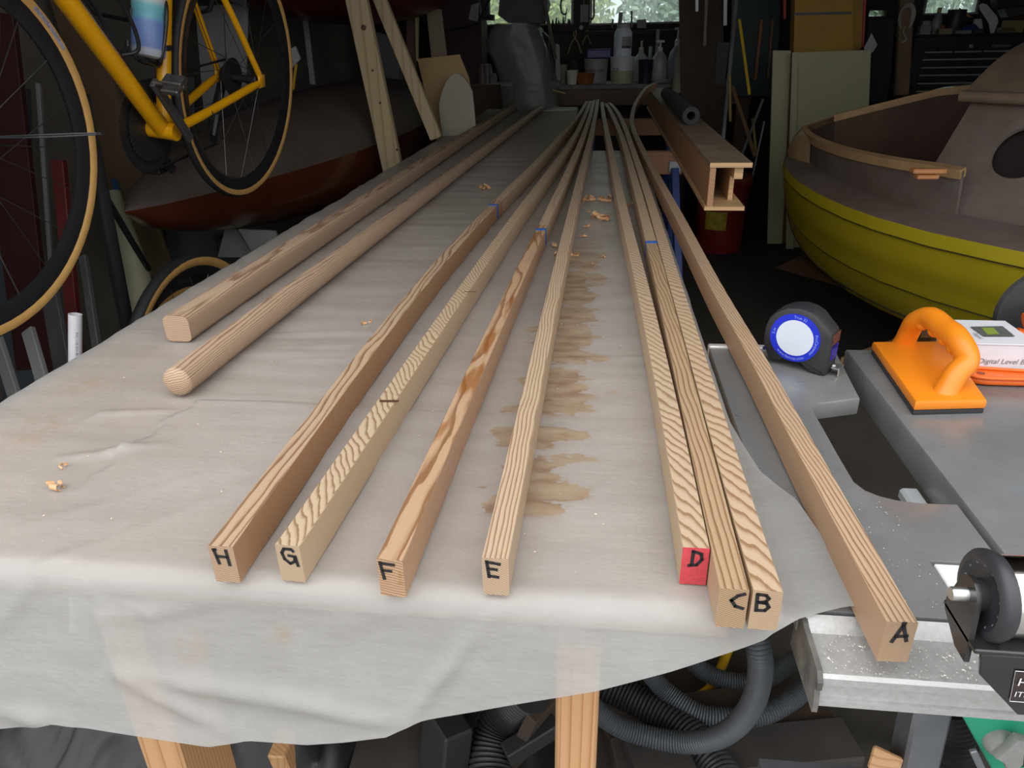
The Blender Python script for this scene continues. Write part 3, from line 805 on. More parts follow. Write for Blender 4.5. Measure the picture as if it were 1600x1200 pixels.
# ---------------------------------------------------------------- table saw
ZS = .7985
M_cast = mat('grey_cast_aluminium', (.26, .265, .27), .30, metal=.3, scale=30, var=.06, bump=.04, dust=(.22, .215, .20))
M_alu = mat('brushed_aluminium', (.62, .61, .58), .38, metal=.3, scale=60, var=.05, bump=.03)
M_paintgrey = mat('grey_paint', (.36, .38, .38), .5, scale=20)
M_endcap = mat('black_speckled_end_cap', (.05, .05, .05), .55, scale=60, var=.5, dust=(.22, .20, .17))
M_green = mat('green_enamel', (.02, .30, .17), .4, scale=10, var=.08)
M_steel = mat('grey_steel_post', (.22, .23, .25), .45, metal=.5, scale=20)
M_blk = mat('black_plastic', (.022, .022, .024), .5, scale=30)
saw = thing('table_saw', (.45, .72, 0), 'grey aluminium table saw right of the bench with a green body below', 'table saw')
def flat(*pts, z=ZS): return [tuple(atz(x, y, z)[:2]) for x, y in pts]
wing = [(.168, .462), (.293, .462), (.293, .533), (.352, .533), (.352, .622)]
wing += [tuple(p) for p in flat((1440, 785), (1400, 780), (1375, 774), (1352, 765), (1335, 752), (1310, 710), (1286, 667), (1276, 650), (1270, 638), (1274, 632), (1283, 629), (1292, 628))]
wing += [(.332, .850), (.345, 1.0), (.168, 1.0)]
Tz = Matrix.Translation
MB().prism(wing, .024, Tz((0, 0, ZS - .024)), .0025).done('extension_wing', M_cast, saw)
MB().box((.256, 1.0065, ZS - .012), (.178, .012, .03), None, .002).done('rear_rail', M_alu, saw)
main = [(.359, .455), (1.02, .455), (1.02, 1.01), (.361, 1.01)]
MB().prism(main, .042, Tz((0, 0, ZS - .042)), .003).done('saw_table', M_cast, saw)
MB().box((.75, 1.0375, ZS - .018), (.56, .054, .02), None, .003).done('rear_rail', M_alu, saw)
MB().box((.347, .66, ZS - .046), (.02, .1, .014), None, .003).done('table_bracket', M_paintgrey, saw)
MB().box((.324, .505, ZS - .004), (.058, .05, .006), None, .001).done('white_strip', mat('white_plastic_strip', (.75, .76, .76), .5), saw)
# extruded front rail: sloping lip, flat top, grooved face
rp = [(.458, .7975), (.447, .7885), (.409, .7865), (.4055, .785), (.4055, .7785), (.4085, .778), (.4085, .7635), (.4055, .763), (.4055, .7575), (.458, .7575)]
rx0, rx1 = .172, 1.1
vs = [V((rx0, y, z)) for y, z in rp] + [V((rx1, y, z)) for y, z in rp]; n = len(rp)
rb = MB().add(vs, [(i, (i + 1) % n, n + (i + 1) % n, n + i) for i in range(n)] + [tuple(range(n)), tuple(range(2 * n - 1, n - 1, -1))])
rb.done('front_rail', mat('dusty_aluminium_rail', (.46, .455, .44), .33, metal=.35, scale=200, var=.1, bump=.05), saw, 20)
ec = [(.47, .800), (.448, .793), (.408, .790), (.4025, .783), (.4025, .776), (.406, .775), (.4025, .764), (.4025, .754), (.47, .754)]
MB().add([V((rx0 - .003, y, z)) for y, z in ec] + [V((rx0 + .001, y, z)) for y, z in ec], [(i, (i + 1) % 9, 9 + (i + 1) % 9, 9 + i) for i in range(9)] + [tuple(range(9)), tuple(range(17, 8, -1))]).done('rail_end_cap', M_endcap, saw, 20)
# stand below
py_ = .53
MB().beam((aty(1426, 1120, py_).x, py_, .757), (aty(1436, 1200, py_).x + .03, py_, .0), .034, .034, (0, 1, 0), .003).done('stand_leg', M_steel, saw)
MB().beam((.98, py_, .748), (1.02, py_, .0), .034, .034, (0, 1, 0), .003).done('stand_leg', M_steel, saw)
MB().beam((.62, .98, .75), (.62, 1.0, .0), .034, .034, (0, 1, 0), .003).done('stand_leg', M_steel, saw)
zc = aty(1480, 1235, .60).z
MB().beam((.21, .60, zc), (1.0, .60, zc), .024, .022).done('stand_cross_rail', M_steel, saw)
ga_ = [aty(1495, 1105, .47), aty(1590, 1275, .47)]
gp = [(ga_[0].x, ga_[0].z), (ga_[0].x - .004, .755), (.62, .755), (.62, .45), (ga_[1].x + .03, .45), (ga_[1].x, ga_[1].z)]
RX = Matrix.Rotation(PI / 2, 4, 'X')
gb = MB().prism(gp, .012, Tz((0, .482, 0)) @ RX, .003)
gb.box((.66, .80, .60), (.20, .36, .28), None, .01)
gbo = gb.done('green_body', M_green, saw)
kc = aty(1562, 1160, .468)
kn = MB()
kn.lathe([(.013, 0), (.013, .006), (.010, .012)], kc + V((0, .004, 0)), (0, -1, 0), 16)
kpoly = [(-.012, -.003), (-.004, .013), (.002, .028), (.012, .026), (.014, .006), (.017, -.008), (.012, -.021), (.002, -.017), (-.003, -.008)]
kn.prism([(a * .8, b_ * .8) for a, b_ in kpoly], .010, Tz((kc.x, kc.y - .006, kc.z)) @ RX, .0025)
kn.done('height_knob', mat('dusty_grey_knob', (.25, .25, .24), .6, scale=90, dust=(.33, .31, .28)), saw)
hc = aty(1592, 1187, .4695)
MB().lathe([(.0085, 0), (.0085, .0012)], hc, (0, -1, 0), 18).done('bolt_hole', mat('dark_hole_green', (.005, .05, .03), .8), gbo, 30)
MB().beam(aty(1520, 1172, .463), aty(1540, 1215, .463), .006, .004, (0, 1, 0), .001).done('latch_lever', M_steel, saw)
for k in range(60): pass
# sawdust on the rail
dust = MB(); rr = random.Random(11)
for k in range(900):
    y = .409 + rr.random() * .040; chip(V((rr.uniform(.178, .50), y, .7885 + (y - .409) * .05)), rr.uniform(.0003, .0010) if rr.random() < .9 else .0016)
for k in range(300):
    chip(V((rr.uniform(.17, .29), rr.uniform(.47, .62), ZS + .0004)), rr.uniform(.0003, .0009))
tag(dust.done('saw_dust', mat('white_saw_dust', (.70, .66, .58), .8), None, 0), 'fine sawdust scattered on the front rail of the table saw', 'sawdust', kind='stuff')
# black duct behind the leg
dp = [aty(1478, 1085, .66), aty(1478, 1130, .66), aty(1472, 1180, .655), aty(1462, 1260, .65)]
def curve(pts, n):
    pts = [V(p) for p in pts]; out = []
    P = [pts[0] * 2 - pts[1]] + pts + [pts[-1] * 2 - pts[-2]]
    for i in range(len(pts) - 1):
        p0, p1, p2, p3 = P[i:i + 4]
        for k in range(n):
            u = k / n
            out.append(.5 * ((2 * p1) + (p2 - p0) * u + (2 * p0 - 5 * p1 + 4 * p2 - p3) * u * u + (3 * p1 - p0 - 3 * p2 + p3) * u ** 3))
    out.append(pts[-1]); return out
def even(pts, step):
    L = [0]
    for a, b_ in zip(pts, pts[1:]): L.append(L[-1] + (b_ - a).length)
    n = max(2, int(L[-1] / step)); out = []; j = 0
    for i in range(n + 1):
        s = L[-1] * i / n
        while j < len(L) - 2 and L[j + 1] < s: j += 1
        f = (s - L[j]) / max(1e-9, L[j + 1] - L[j]); out.append(pts[j].lerp(pts[j + 1], f))
    return out
def ribbed(pts, r, pitch, depth, name, m, parent=None, n=14):
    p = even(curve(pts, 24), pitch / 3); rr_ = [r if i % 3 == 0 else (r * (1 - depth * .15) if i % 3 == 1 else r * (1 - depth)) for i in range(len(p))]
    return MB().tube(p, rr_, n).done(name, m, parent, 50)
M_hose = mat('grey_ribbed_hose', (.085, .095, .105), .42, scale=15, var=.15)
M_bhose = mat('black_ribbed_hose', (.022, .022, .024), .5, scale=15)
tag(ribbed(dp, .036, .0085, .10, 'dust_duct', M_bhose, None, 20), 'thick black ribbed dust duct hanging behind the grey saw leg', 'duct')

# ---------------------------------------------------------------- tape measure
fn = V((-.56, -.83, 0)).normalized(); tr_ = V((-fn.y, fn.x, 0)) * 1.0
c0 = atz(1242, 528, ZS + .045)
base = V((c0.x, c0.y, ZS)) 
tape = thing('tape_measure', base, 'black tape measure with a blue ringed white label on the saw wing', 'tape measure')
Mx = Matrix((tr_, V((0, 0, 1)), fn)).transposed().to_4x4(); Mx.translation = base
prof = [(-.022, .006), (-.030, .004), (-.036, .012), (-.042, .024), (-.0435, .035), (-.043, .05), (-.039, .064), (-.030, .076), (-.016, .084), (0, .087), (.014, .085), (.024, .080), (.034, .070), (.043, .062), (.046, .055), (.047, .018), (.046, .002), (.043, 0), (.026, 0), (.020, .003), (.012, .009), (0, .011), (-.012, .010), (-.017, .006)]
TH_ = .038
MB().prism(prof[::-1], TH_, Mx @ Tz((0, 0, -TH_)), .006).done('case', mat('black_rubber_case', (.020, .021, .024), .5, scale=50, var=.1, dust=(.034, .033, .032)), tape, 30)
cc = (0, .045)
def disc(r0, r1, z, n=48): 
    vs = [Mx @ V((cc[0] + r * math.cos(2 * PI * k / n), cc[1] + r * math.sin(2 * PI * k / n), z)) for r in (r0, r1) for k in range(n)]
    return MB().add(vs, [(k, (k + 1) % n, n + (k + 1) % n, n + k) for k in range(n)])
M_tblue = mat('blue_label', (.012, .03, .55), .35, scale=40, var=.03); M_twhite = mat('white_label', (.66, .71, .80), .4, scale=40, var=.03)
lab = disc(.0225, .0335, .0006).done('label_ring', M_tblue, tape, 0)
pr_ = [(.0 + .0248 * math.cos(2 * PI * k / 48), .045 + .0248 * math.sin(2 * PI * k / 48)) for k in range(48)]
MB().add([Mx @ V((a, b_, .0009)) for a, b_ in pr_], [tuple(range(48))]).done('label_centre', M_twhite, tape, 0)
def arc_text(s, size, ang, rad, flip=False):
    vs, fs = text_verts(s, size); out = []
    for v in vs:
        if flip: a = math.radians(ang) + v.x / rad; r = rad - v.y
        else: a = math.radians(ang) - v.x / rad; r = rad + v.y
        out.append(Mx @ V((cc[0] + r * math.cos(a), cc[1] + r * math.sin(a), .0009)))
    return MB().add(out, fs)
M_ltxt = mat('pale_blue_print', (.30, .38, .80), .5)
for s, ang, fl in (('True 32', 82, False), ('5 m', 172, False), ('ProCarpenter', -10, False), ('www.fastcap.com', -96, True)):
    arc_text(s, .0055, ang, .0288, fl).done('label_print', M_ltxt, lab, 0)
# window side, grip ribs, nose slot and hook
Ms = Matrix((fn, V((0, 0, 1)), tr_)).transposed().to_4x4(); Ms.translation = base + tr_ * .0472
def side(poly, z, t_): return MB().prism(poly, t_, Ms @ Tz((0, 0, z)), 0)
side([(-.030, .021), (-.008, .021), (-.008, .041), (-.030, .041)], -.0006, .0012).done('blue_window', mat('blue_window_plastic', (.04, .025, .32), .15, scale=60, var=.5), tape, 0)
side([(-.032, .043), (-.006, .043), (-.006, .058), (-.032, .058)], -.0012, .0014).done('red_print', mat('red_brown_print', (.09, .035, .03), .5, scale=200, var=.4), tape, 0)
side([(-.030, .009), (-.006, .009), (-.006, .013), (-.030, .013)], -.001, .0014).done('blade_slot', M_blk, tape, 0)
hk = MB(); hp = base + tr_ * .049 - fn * .020 + V((0, 0, .011))
hk.box(hp, (.004, .004, .004)); hk.beam(hp, hp + tr_ * .010, .018, .0012, (0, 0, 1)); hk.box(hp + tr_ * .010 - V((0, 0, .004)), (.0012, .018, .012), Matrix((tr_, fn, V((0, 0, 1)))).transposed())
hk.done('blade_hook', mat('bright_steel', (.6, .6, .58), .3, metal=.9), tape, 0)
hl = base - tr_ * .0385 + V((0, 0, .021)) + fn * .0004
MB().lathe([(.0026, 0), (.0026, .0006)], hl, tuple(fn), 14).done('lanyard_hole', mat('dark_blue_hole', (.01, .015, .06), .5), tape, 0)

# ---------------------------------------------------------------- orange push block, push stick, white box
M_or = mat('orange_plastic', (.80, .235, .012), .33, scale=8, var=.03, bump=.02)
M_or2 = mat('red_orange_plastic', (.78, .14, .012), .33, scale=8, var=.03)
M_foam = mat('black_foam_pad', (.03, .03, .032), .9)
pb = [flat((1364, 533), (1431, 627), (1543, 624), (1478, 532), z=.8175)]
pq = [V(p) for p in pb[0]]
ctr = sum(pq, V((0, 0))) / 4
push = thing('push_block', (ctr.x, ctr.y, ZS), 'bright orange push block with an arched grip on the saw table', 'push block')
MB().prism([tuple(p + (ctr - p) * .01) for p in pq], .006, Tz((0, 0, ZS)), .001).done('rubber_sole', M_foam, push)
MB().prism([tuple(p) for p in pq], .013, Tz((0, 0, ZS + .006)), .0035).done('base_plate', M_or, push)
zt = ZS + .019
hA = atz(1473, 612, zt); hB = atz(1412, 530, zt)
f1 = aty(1511, 562, hA.y + .025); f2 = aty(1432, 502, hB.y - .030)
f1b = aty(1503, 535, hA.y + .042); f2b = aty(1452, 495, hB.y - .050)
hp_ = curve([hA - V((0, 0, .016)), hA.lerp(f1, .5), f1, f1b.lerp(f2b, .12), f1b.lerp(f2b, .5), f2b.lerp(f1b, .05), f2, hB.lerp(f2, .5), hB - V((0, 0, .016))], 8)
N_ = len(hp_); rad = []
for i in range(N_):
    u = i / (N_ - 1); r = .0135 + .0015 * math.exp(-((u - .5) / .2) ** 2)
    if u < .07 or u > .93: r += .0035 * (1 - min(u, 1 - u) / .07)
    rad.append(r)
hb = MB().tube(hp_, rad, 16, False, True, (1, 0, 0))
hb.done('grip', M_or, push, 60)
fb = MB()
for k, u in enumerate((.36, .46, .56, .66)):
    p = hp_[int(u * (N_ - 1))]; fb.ball(p + V((-.004, 0, -.009)), .0085, (1, 1.15, 1), 8)
fb.done('finger_bumps', M_or, push, 60)

bx0, by0, bx1, by1, bzt = .483, .928, atz(1571, 501, .845).x, 1.016, .845
box = thing('white_box', ((bx0 + bx1) / 2, (by0 + by1) / 2, ZS), 'white carton with a dark screen printed on its lid, behind the orange push block', 'box')
M_wbox = mat('white_cardboard', (.66, .66, .69), .5, scale=30, var=.03)
MB().box(((bx0 + bx1) / 2, (by0 + by1) / 2, (ZS + bzt) / 2 - .001), (bx1 - bx0, by1 - by0, bzt - ZS - .003), None, .0008).done('carton', M_wbox, box)
MB().box(((bx0 + bx1) / 2, (by0 + by1) / 2 - .0004, bzt - .0016), (bx1 - bx0 + .0016, by1 - by0 + .0016, .0016), None, .0006).done('lid', M_wbox, box)
def plate(pts, z, nm, m): return MB().add([V((*p, z)) for p in pts], [tuple(range(len(pts)))]).done(nm, m, box, 0)
plate(flat((1516, 511), (1566, 510), (1586, 526), (1537, 526), z=bzt), bzt + .0006, 'printed_screen', mat('dark_print', (.10, .105, .10), .45, scale=200, var=.3))
plate(flat((1533, 513), (1552, 513), (1562, 523), (1543, 524), z=bzt), bzt + .0009, 'printed_display', mat('green_print', (.22, .30, .05), .45))
vs, fs = text_verts('Digital Level Box', .0098)
tx = atz(1566, 571, .812).x
tm = MB().add([V((tx + v.x + v.y * .2, by0 - .0006, aty(1566, 565, by0).z + v.y)) for v in vs], fs).done('front_lettering', mat('grey_print', (.16, .16, .17), .6), box, 0)
vs, fs = text_verts('Digital', .0085)
pt = atz(1528, 525, bzt)
MB().add([V((pt.x + v.y * .9, pt.y - v.x * 1.0, bzt + .0006)) for v in vs], fs).done('lid_lettering', mat('grey_print', (.16, .16, .17), .6), box, 0)
# push stick
s0 = atz(1530, 588, .806); s1 = V((.68, s0.y - .012, .806))
st = thing('push_stick', (s0.x, s0.y, ZS), 'red-orange plastic push stick with a hole, lying in front of the white carton', 'push stick')
nS = 16; up_, lo_ = [], []
for i in range(nS + 1):
    u = i / nS; x = s0.x - .022 + u * .22; yc = s0.y + .002 - .012 * u
    w = .0165 * math.sqrt(max(0, 1 - (1 - min(1, u / .12)) ** 2)) - .004 * min(1, max(0, u - .12) / .3)
    up_.append((x, yc + w)); lo_.append((x, yc - w))
out_ = lo_ + up_[::-1][:-1]
MB().prism(out_, .010, Tz((0, 0, ZS + .001)), .004).done('stick_body', M_or2, st, 50)
rim = [V((a, b_, ZS + .012)) for a, b_ in out_]
MB().tube(rim, .0026, 8, True).done('raised_rim', M_or2, st, 60)
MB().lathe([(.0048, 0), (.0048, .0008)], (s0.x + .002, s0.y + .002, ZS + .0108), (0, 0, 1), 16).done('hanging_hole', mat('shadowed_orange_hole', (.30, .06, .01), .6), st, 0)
# black disc with an orange grip, cut by the frame
dc = atz(1598, 545, .81); dc = V((.63, 1.042, ZS - .008))
dd = thing('disc_tool', dc, 'black round disc tool with an orange grip behind the white carton', 'tool')
cz = aty(1600, 500, 1.042)
MB().lathe([(.012, -.004), (.055, -.004), (.060, 0), (.058, .006), (.012, .012)], (cz.x + .010, 1.042, ZS + .0525), (.18, -1, .0), 36).done('black_disc', M_blk, dd, 30)
gpx = aty(1606, 503, 1.0)
MB().tube(curve([gpx + V((-.006, 0, .002)), gpx + V((.02, -.005, .008)), gpx + V((.05, -.01, .0)), gpx + V((.075, -.005, -.02))], 6), .0105, 12).done('orange_grip', M_or2, dd, 60)
MB().tube(curve([gpx + V((-.008, .005, -.018)), gpx + V((.02, 0, -.024)), gpx + V((.05, 0, -.03))], 6), .008, 12).done('orange_trigger', M_or2, dd, 60)

# ---------------------------------------------------------------- roller stand
ry = .355; rc = aty(1534, 929, ry); rr0 = .0268
rs = thing('roller_stand', (rc.x + .12, ry, 0), 'black roller stand with a chromed roller in front of the table saw', 'roller stand')
M_chrome = mat('chrome_tube', (.72, .70, .66), .12, metal=1.0, scale=20, var=.03)
M_gloss = mat('glossy_black_bracket', (.018, .018, .018), .22, scale=20, coat=.4)
M_rub = mat('black_rubber_wheel', (.028, .029, .032), .42, scale=40)
ax = V((1, .04, .0)).normalized()
w0 = rc - ax * .002
MB().lathe([(.009, .002), (.016, .003), (.021, 0), (.0250, .001), (.0266, .003), (.0266, .006), (.0255, .009), (.0235, .010)], w0, tuple(ax), 36).done('rubber_end_wheel', M_rub, rs, 40)
stud = MB()
for k in range(14):
    a = 2 * PI * k / 14; u = V((0, 0, 1)); x = ax.cross(u).normalized()
    stud.ball(w0 + ax * .0022 + (x * math.cos(a) + u * math.sin(a)) * .0185, .0011, (1, 1, 1), 5)
tag(stud.done('wheel_studs', mat('grey_studs', (.12, .13, .13), .4), rs, 60), kind='stuff')
MB().lathe([(.0235, 0), (.0235, .42)], w0 + ax * .010, tuple(ax), 48).done('chrome_roller', M_chrome, rs, 40)
MB().lathe([(.0095, 0), (.0095, .007)], w0 - ax * .005, tuple(ax), 20).done('bearing_collar', M_blk, rs, 40)
hub = w0 - ax * .0065
MB().lathe([(.0036, -.009), (.0042, -.008), (.0042, .008)], hub, tuple(ax), 18).done('axle_pin', mat('bright_steel', (.6, .6, .58), .3, metal=.9), rs, 40)
pl = []
for k in range(9): a = PI * k / 8; pl.append((.0115 * math.cos(a), .0115 * math.sin(a)))
pl = [(.0115, 0)] + pl[1:-1] + [(-.0115, 0), (-.0175, -.018), (-.016, -.025), (.004, -.036), (.0165, -.036)]
Mp = Matrix((V((0, -1, 0)), V((0, 0, 1)), V((-1, 0, 0)))).transposed().to_4x4(); Mp.translation = hub
Mp2 = Matrix((V((0, 1, 0)), V((0, 0, 1)), V((1, 0, 0)))).transposed().to_4x4(); Mp2.translation = hub
MB().prism([(-a, b_) for a, b_ in pl], .003, Mp2, 0).done('end_bracket', M_gloss, rs, 30)
yF = ry - .022; z1 = aty(1532, 1020, yF).z; pA = aty(1529, 1052, yF); pB = aty(1588, 1114, yF); pT = aty(1531, 1020, yF)
MB().box((hub.x + .221, ry - .002, z1 + .001), (.442, .042, .0035), None, .001).done('cross_channel', M_gloss, rs, 30)
fp = [(pT.x, pT.z), (pA.x, pA.z), (pB.x, pB.z), (pT.x + .41, pB.z), (pT.x + .41, pT.z)]
MB().prism(fp, .003, Tz((0, yF + .0015, 0)) @ RX, .0008).done('front_plate', M_gloss, rs, 30)
l0 = [aty(x, y, yF - .0016) for x, y in ((1585, 1046), (1576, 1093))]
lw = MB().add([V((l0[0].x, yF - .0022, l0[0].z)), V((l0[1].x, yF - .0022, l0[1].z)), V((l0[0].x + .09, yF - .0022, l0[1].z)), V((l0[0].x + .09, yF - .0022, l0[0].z))], [(0, 1, 2, 3)])
lbl = lw.done('label_plate', mat('dark_brown_label', (.035, .022, .022), .4), rs, 0)
edge = MB(); e_ = [V((l0[0].x, yF - .0028, l0[0].z)), V((l0[1].x, yF - .0028, l0[1].z)), V((l0[0].x + .09, yF - .0028, l0[1].z)), V((l0[0].x + .09, yF - .0028, l0[0].z))]
edge.tube(e_, .00022, 4, True); edge.done('label_border', mat('white_print', (.7, .7, .7), .5), lbl, 0)
for s, px, py, sz in (('H', 1598, 1066, .0085), ('ITEM', 1600, 1085, .0058)):
    vs, fs = text_verts(s, sz); p = aty(px, py, yF - .0024); x0 = min(v.x for v in vs)
    xs0 = aty(1591 if s == 'H' else 1585, py, yF - .0024).x
    MB().add([V((xs0 + v.x - x0, yF - .0029, p.z + v.y)) for v in vs], fs).done('label_print', mat('white_print', (.7, .7, .7), .5), lbl, 0)
MB().cyl((pT.x + .19, ry, .05), (pT.x + .19, ry, z1), .016, None, 16).done('post', M_gloss, rs, 40)
fo = MB(); fo.beam((pT.x + .19 - .2, ry, .02), (pT.x + .19 + .2, ry, .02), .03, .03); fo.beam((pT.x + .19, ry - .18, .02), (pT.x + .19, ry + .02, .02), .03, .03)
fo.done('foot', M_gloss, rs, 30)
MB().prism([(-a, b_) for a, b_ in pl], .003, Mp2 @ Tz((0, 0, .438)), .0008).done('end_bracket', M_gloss, rs, 30)

# ---------------------------------------------------------------- steel-legged sawhorses behind the bench
M_blue = mat('blue_steel_leg', (.03, .055, .20), .5, scale=20)
M_zinc = mat('dull_zinc_bracket', (.33, .35, .36), .5, metal=.5, scale=30)
redw = wood('reddish_brown_beam', (.34, .17, .085), (.20, .09, .045), axis=0, s=.008)
def sawhorse(y, z, x0, x1, lab):
    t = thing('sawhorse', ((x0 + x1) / 2, y, 0), lab, 'sawhorse', 'sawhorses under the far ends of the staves')
    MB().box(((x0 + x1) / 2, y, z - .045), (x1 - x0, .04, .09), None, .003).done('top_beam', redw, t)
    for x in (x0 + .05, x1 - .03):
        MB().box((x, y, z - .058), (.05, .052, .045), None, .003).lathe([(.006, 0), (.006, .002)], (x - .004, y - .0255, z - .056), (0, -1, 0), 6).done('bracket', M_zinc, t)
        for s in (-1, 1):
            MB().beam((x, y + s * .02, z - .07), (x + .05, y + s * .40, .0), .042, .03, (1, 0, 0), .003).done('leg', M_blue, t)
sawhorse(3.10, .797, -.12, .335, 'reddish sawhorse beam with grey bracket and blue legs, just behind the bench')
sawhorse(4.45, .797, -.10, .42, 'farther reddish sawhorse beam with blue legs under the thin ends of the staves')
MB()
# plywood box beam and foam tube
plyw = wood('plywood_box', (.42, .23, .115), (.30, .15, .07), axis=1, s=.009, rough=.55)
plye = wood('plywood_edges', (.62, .40, .20), (.45, .26, .12), axis=0, s=.012, rough=.6)
dirty = mat('dirty_plywood_top', (.30, .215, .145), .6, scale=26, var=.35, dust=(.14, .09, .055))
bx = thing('box_beam', (.335, 3.5, .80), 'open-ended hollow plywood box beam carrying a black foam tube', 'box beam')
def skew(x0, x1, z0, z1, y0, y1, dx, nm, m):
    vs = [V((x + (dx if y == y1 else 0), y, z)) for y in (y0, y1) for x, z in ((x0, z0), (x1, z0), (x1, z1), (x0, z1))]
    return MB().add(vs, [(0, 1, 2, 3), (7, 6, 5, 4), (0, 4, 5, 1), (1, 5, 6, 2), (2, 6, 7, 3), (3, 7, 4, 0)]).done(nm, m, bx, 0)
y0, y1, dx = 1.95, 5.15, .02
skew(.281, .386, .9075, .9195, y0, y1, dx, 'top_board', [dirty])
skew(.277, .379, .799, .809, y0, y1, dx, 'bottom_board', [plye])
skew(.283, .298, .809, .9075, y0 + .004, y1, dx, 'left_side_board', [plyw])
skew(.349, .361, .809, .9075, y0 + .09, y1, dx, 'right_side_board', [plye])
skew(.347, .369, .876, .9075, y0 + .02, y1, dx, 'corner_cleat', [plye])
skew(.281, .386, .9077, .9193, y0 - .0012, y0, 0, 'cut_edge', [plye])
fa = atz(1080, 181, .9215 + .031); fb_ = atz(1042, 146, .9215 + .030)
fb_.y = min(fb_.y, 4.4); 
ft = MB(); fpts = [fa, fa.lerp(fb_, .33) + V((-.004, 0, 0)), fa.lerp(fb_, .66) + V((.002, 0, 0)), fb_]
fr_ = .031
pth = curve(fpts, 6); vs = []
ft.tube(pth, fr_, 20, False, False); ft.tube(pth, .015, 20, False, False)
n0 = 0; k0 = len(pth) * 20
ft.f += [(j, (j + 1) % 20, k0 + (j + 1) % 20, k0 + j) for j in range(20)]; ft.mi += [0] * 20
e0 = (len(pth) - 1) * 20
ft.f += [(e0 + j, e0 + (j + 1) % 20, k0 + e0 + (j + 1) % 20, k0 + e0 + j) for j in range(20)]; ft.mi += [0] * 20
tag(ft.done('foam_tube', mat('black_foam_tube', (.035, .036, .036), .85, scale=60), None, 50), 'black foam pipe insulation tube lying on the plywood box beam', 'foam tube')

# ---------------------------------------------------------------- hoses and clutter under the bench
ZH = .10
def hp(px, py, z): return atz(px, py, z)
tag(ribbed([hp(900, 1080, .22), hp(955, 1128, .16), hp(1010, 1150, .14), hp(1075, 1160, .15), hp(1130, 1148, .20), hp(1170, 1110, .28), hp(1187, 1060, .36), hp(1186, 1015, .42), hp(1175, 960, .46)], .0185, .0052, .16, 'vacuum_hose', M_hose), 'grey ribbed vacuum hose looping up in front below the film corner', 'hose', 'ribbed hoses under the bench')
tag(ribbed([hp(1000, 1030, .16), hp(1035, 1075, .10), hp(1085, 1112, .08), hp(1135, 1122, .08), hp(1190, 1118, .08), hp(1235, 1095, .09), hp(1275, 1062, .10), hp(1330, 1020, .10)], .0185, .0052, .16, 'vacuum_hose', M_hose), 'grey ribbed vacuum hose passing lowest behind the front loop', 'hose', 'ribbed hoses under the bench')
tag(ribbed([hp(1070, 1020, .10), hp(1105, 1052, .06), hp(1150, 1066, .05), hp(1195, 1062, .06), hp(1235, 1035, .07), hp(1280, 1005, .08)], .0185, .0052, .16, 'vacuum_hose', M_hose), 'grey ribbed vacuum hose farthest back near the yellow cord', 'hose', 'ribbed hoses under the bench')
tag(ribbed([hp(930, 1060, .07), hp(990, 1092, .055), hp(1060, 1135, .055), hp(1120, 1200, .055), hp(1150, 1260, .055)], .036, .0085, .12, 'dust_hose', M_bhose, None, 18), 'wide black dust hose lying under the grey vacuum hoses', 'hose', 'ribbed hoses under the bench')
tag(ribbed([hp(830, 1080, .30), hp(800, 1105, .24), hp(775, 1140, .20), hp(765, 1200, .17), hp(770, 1300, .14)], .034, .008, .12, 'dust_hose', M_bhose, None, 18), 'wide black dust hose hanging left of the right bench leg', 'hose', 'ribbed hoses under the bench')
M_ycord = mat('yellow_cord', (.75, .42, .01), .45)
tag(MB().tube(curve([hp(985, 1080, .03), hp(1040, 1090, .02), hp(1085, 1090, .02), hp(1112, 1072, .02), hp(1126, 1045, .02), hp(1140, 1010, .02)], 8), .010, 10).done('extension_cord', M_ycord, None, 60), 'yellow extension cord curving behind the grey hoses', 'cord')
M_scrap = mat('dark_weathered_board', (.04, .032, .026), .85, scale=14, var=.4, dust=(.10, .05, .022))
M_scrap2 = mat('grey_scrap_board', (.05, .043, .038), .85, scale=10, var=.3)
def board(name, a, b_, w, h, m, label, cat='board', group=None, up=(0, 0, 1)):
    return tag(MB().beam(a, b_, w, h, up, min(w, h) * .08).done(name, m, None, 30), label, cat, group)
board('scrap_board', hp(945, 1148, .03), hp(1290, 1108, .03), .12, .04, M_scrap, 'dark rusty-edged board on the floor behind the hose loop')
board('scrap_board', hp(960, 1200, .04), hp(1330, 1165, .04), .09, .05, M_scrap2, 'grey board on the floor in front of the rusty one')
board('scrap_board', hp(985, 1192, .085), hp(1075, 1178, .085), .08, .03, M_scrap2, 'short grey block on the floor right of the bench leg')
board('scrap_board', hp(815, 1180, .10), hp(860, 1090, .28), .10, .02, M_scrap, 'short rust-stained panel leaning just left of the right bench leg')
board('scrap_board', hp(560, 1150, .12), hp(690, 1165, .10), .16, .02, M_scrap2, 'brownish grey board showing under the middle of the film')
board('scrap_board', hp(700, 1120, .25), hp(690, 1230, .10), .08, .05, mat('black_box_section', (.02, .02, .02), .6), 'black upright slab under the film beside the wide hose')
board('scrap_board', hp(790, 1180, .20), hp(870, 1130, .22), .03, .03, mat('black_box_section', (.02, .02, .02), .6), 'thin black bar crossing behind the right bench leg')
board('scrap_board', hp(440, 1160, .20), hp(470, 1230, .08), .05, .03, fir, 'short light offcut under the film right of the left bench leg')
board('scrap_board', hp(520, 1190, .06), hp(560, 1175, .06), .05, .03, fir, 'small pale offcut lying below the middle of the film')
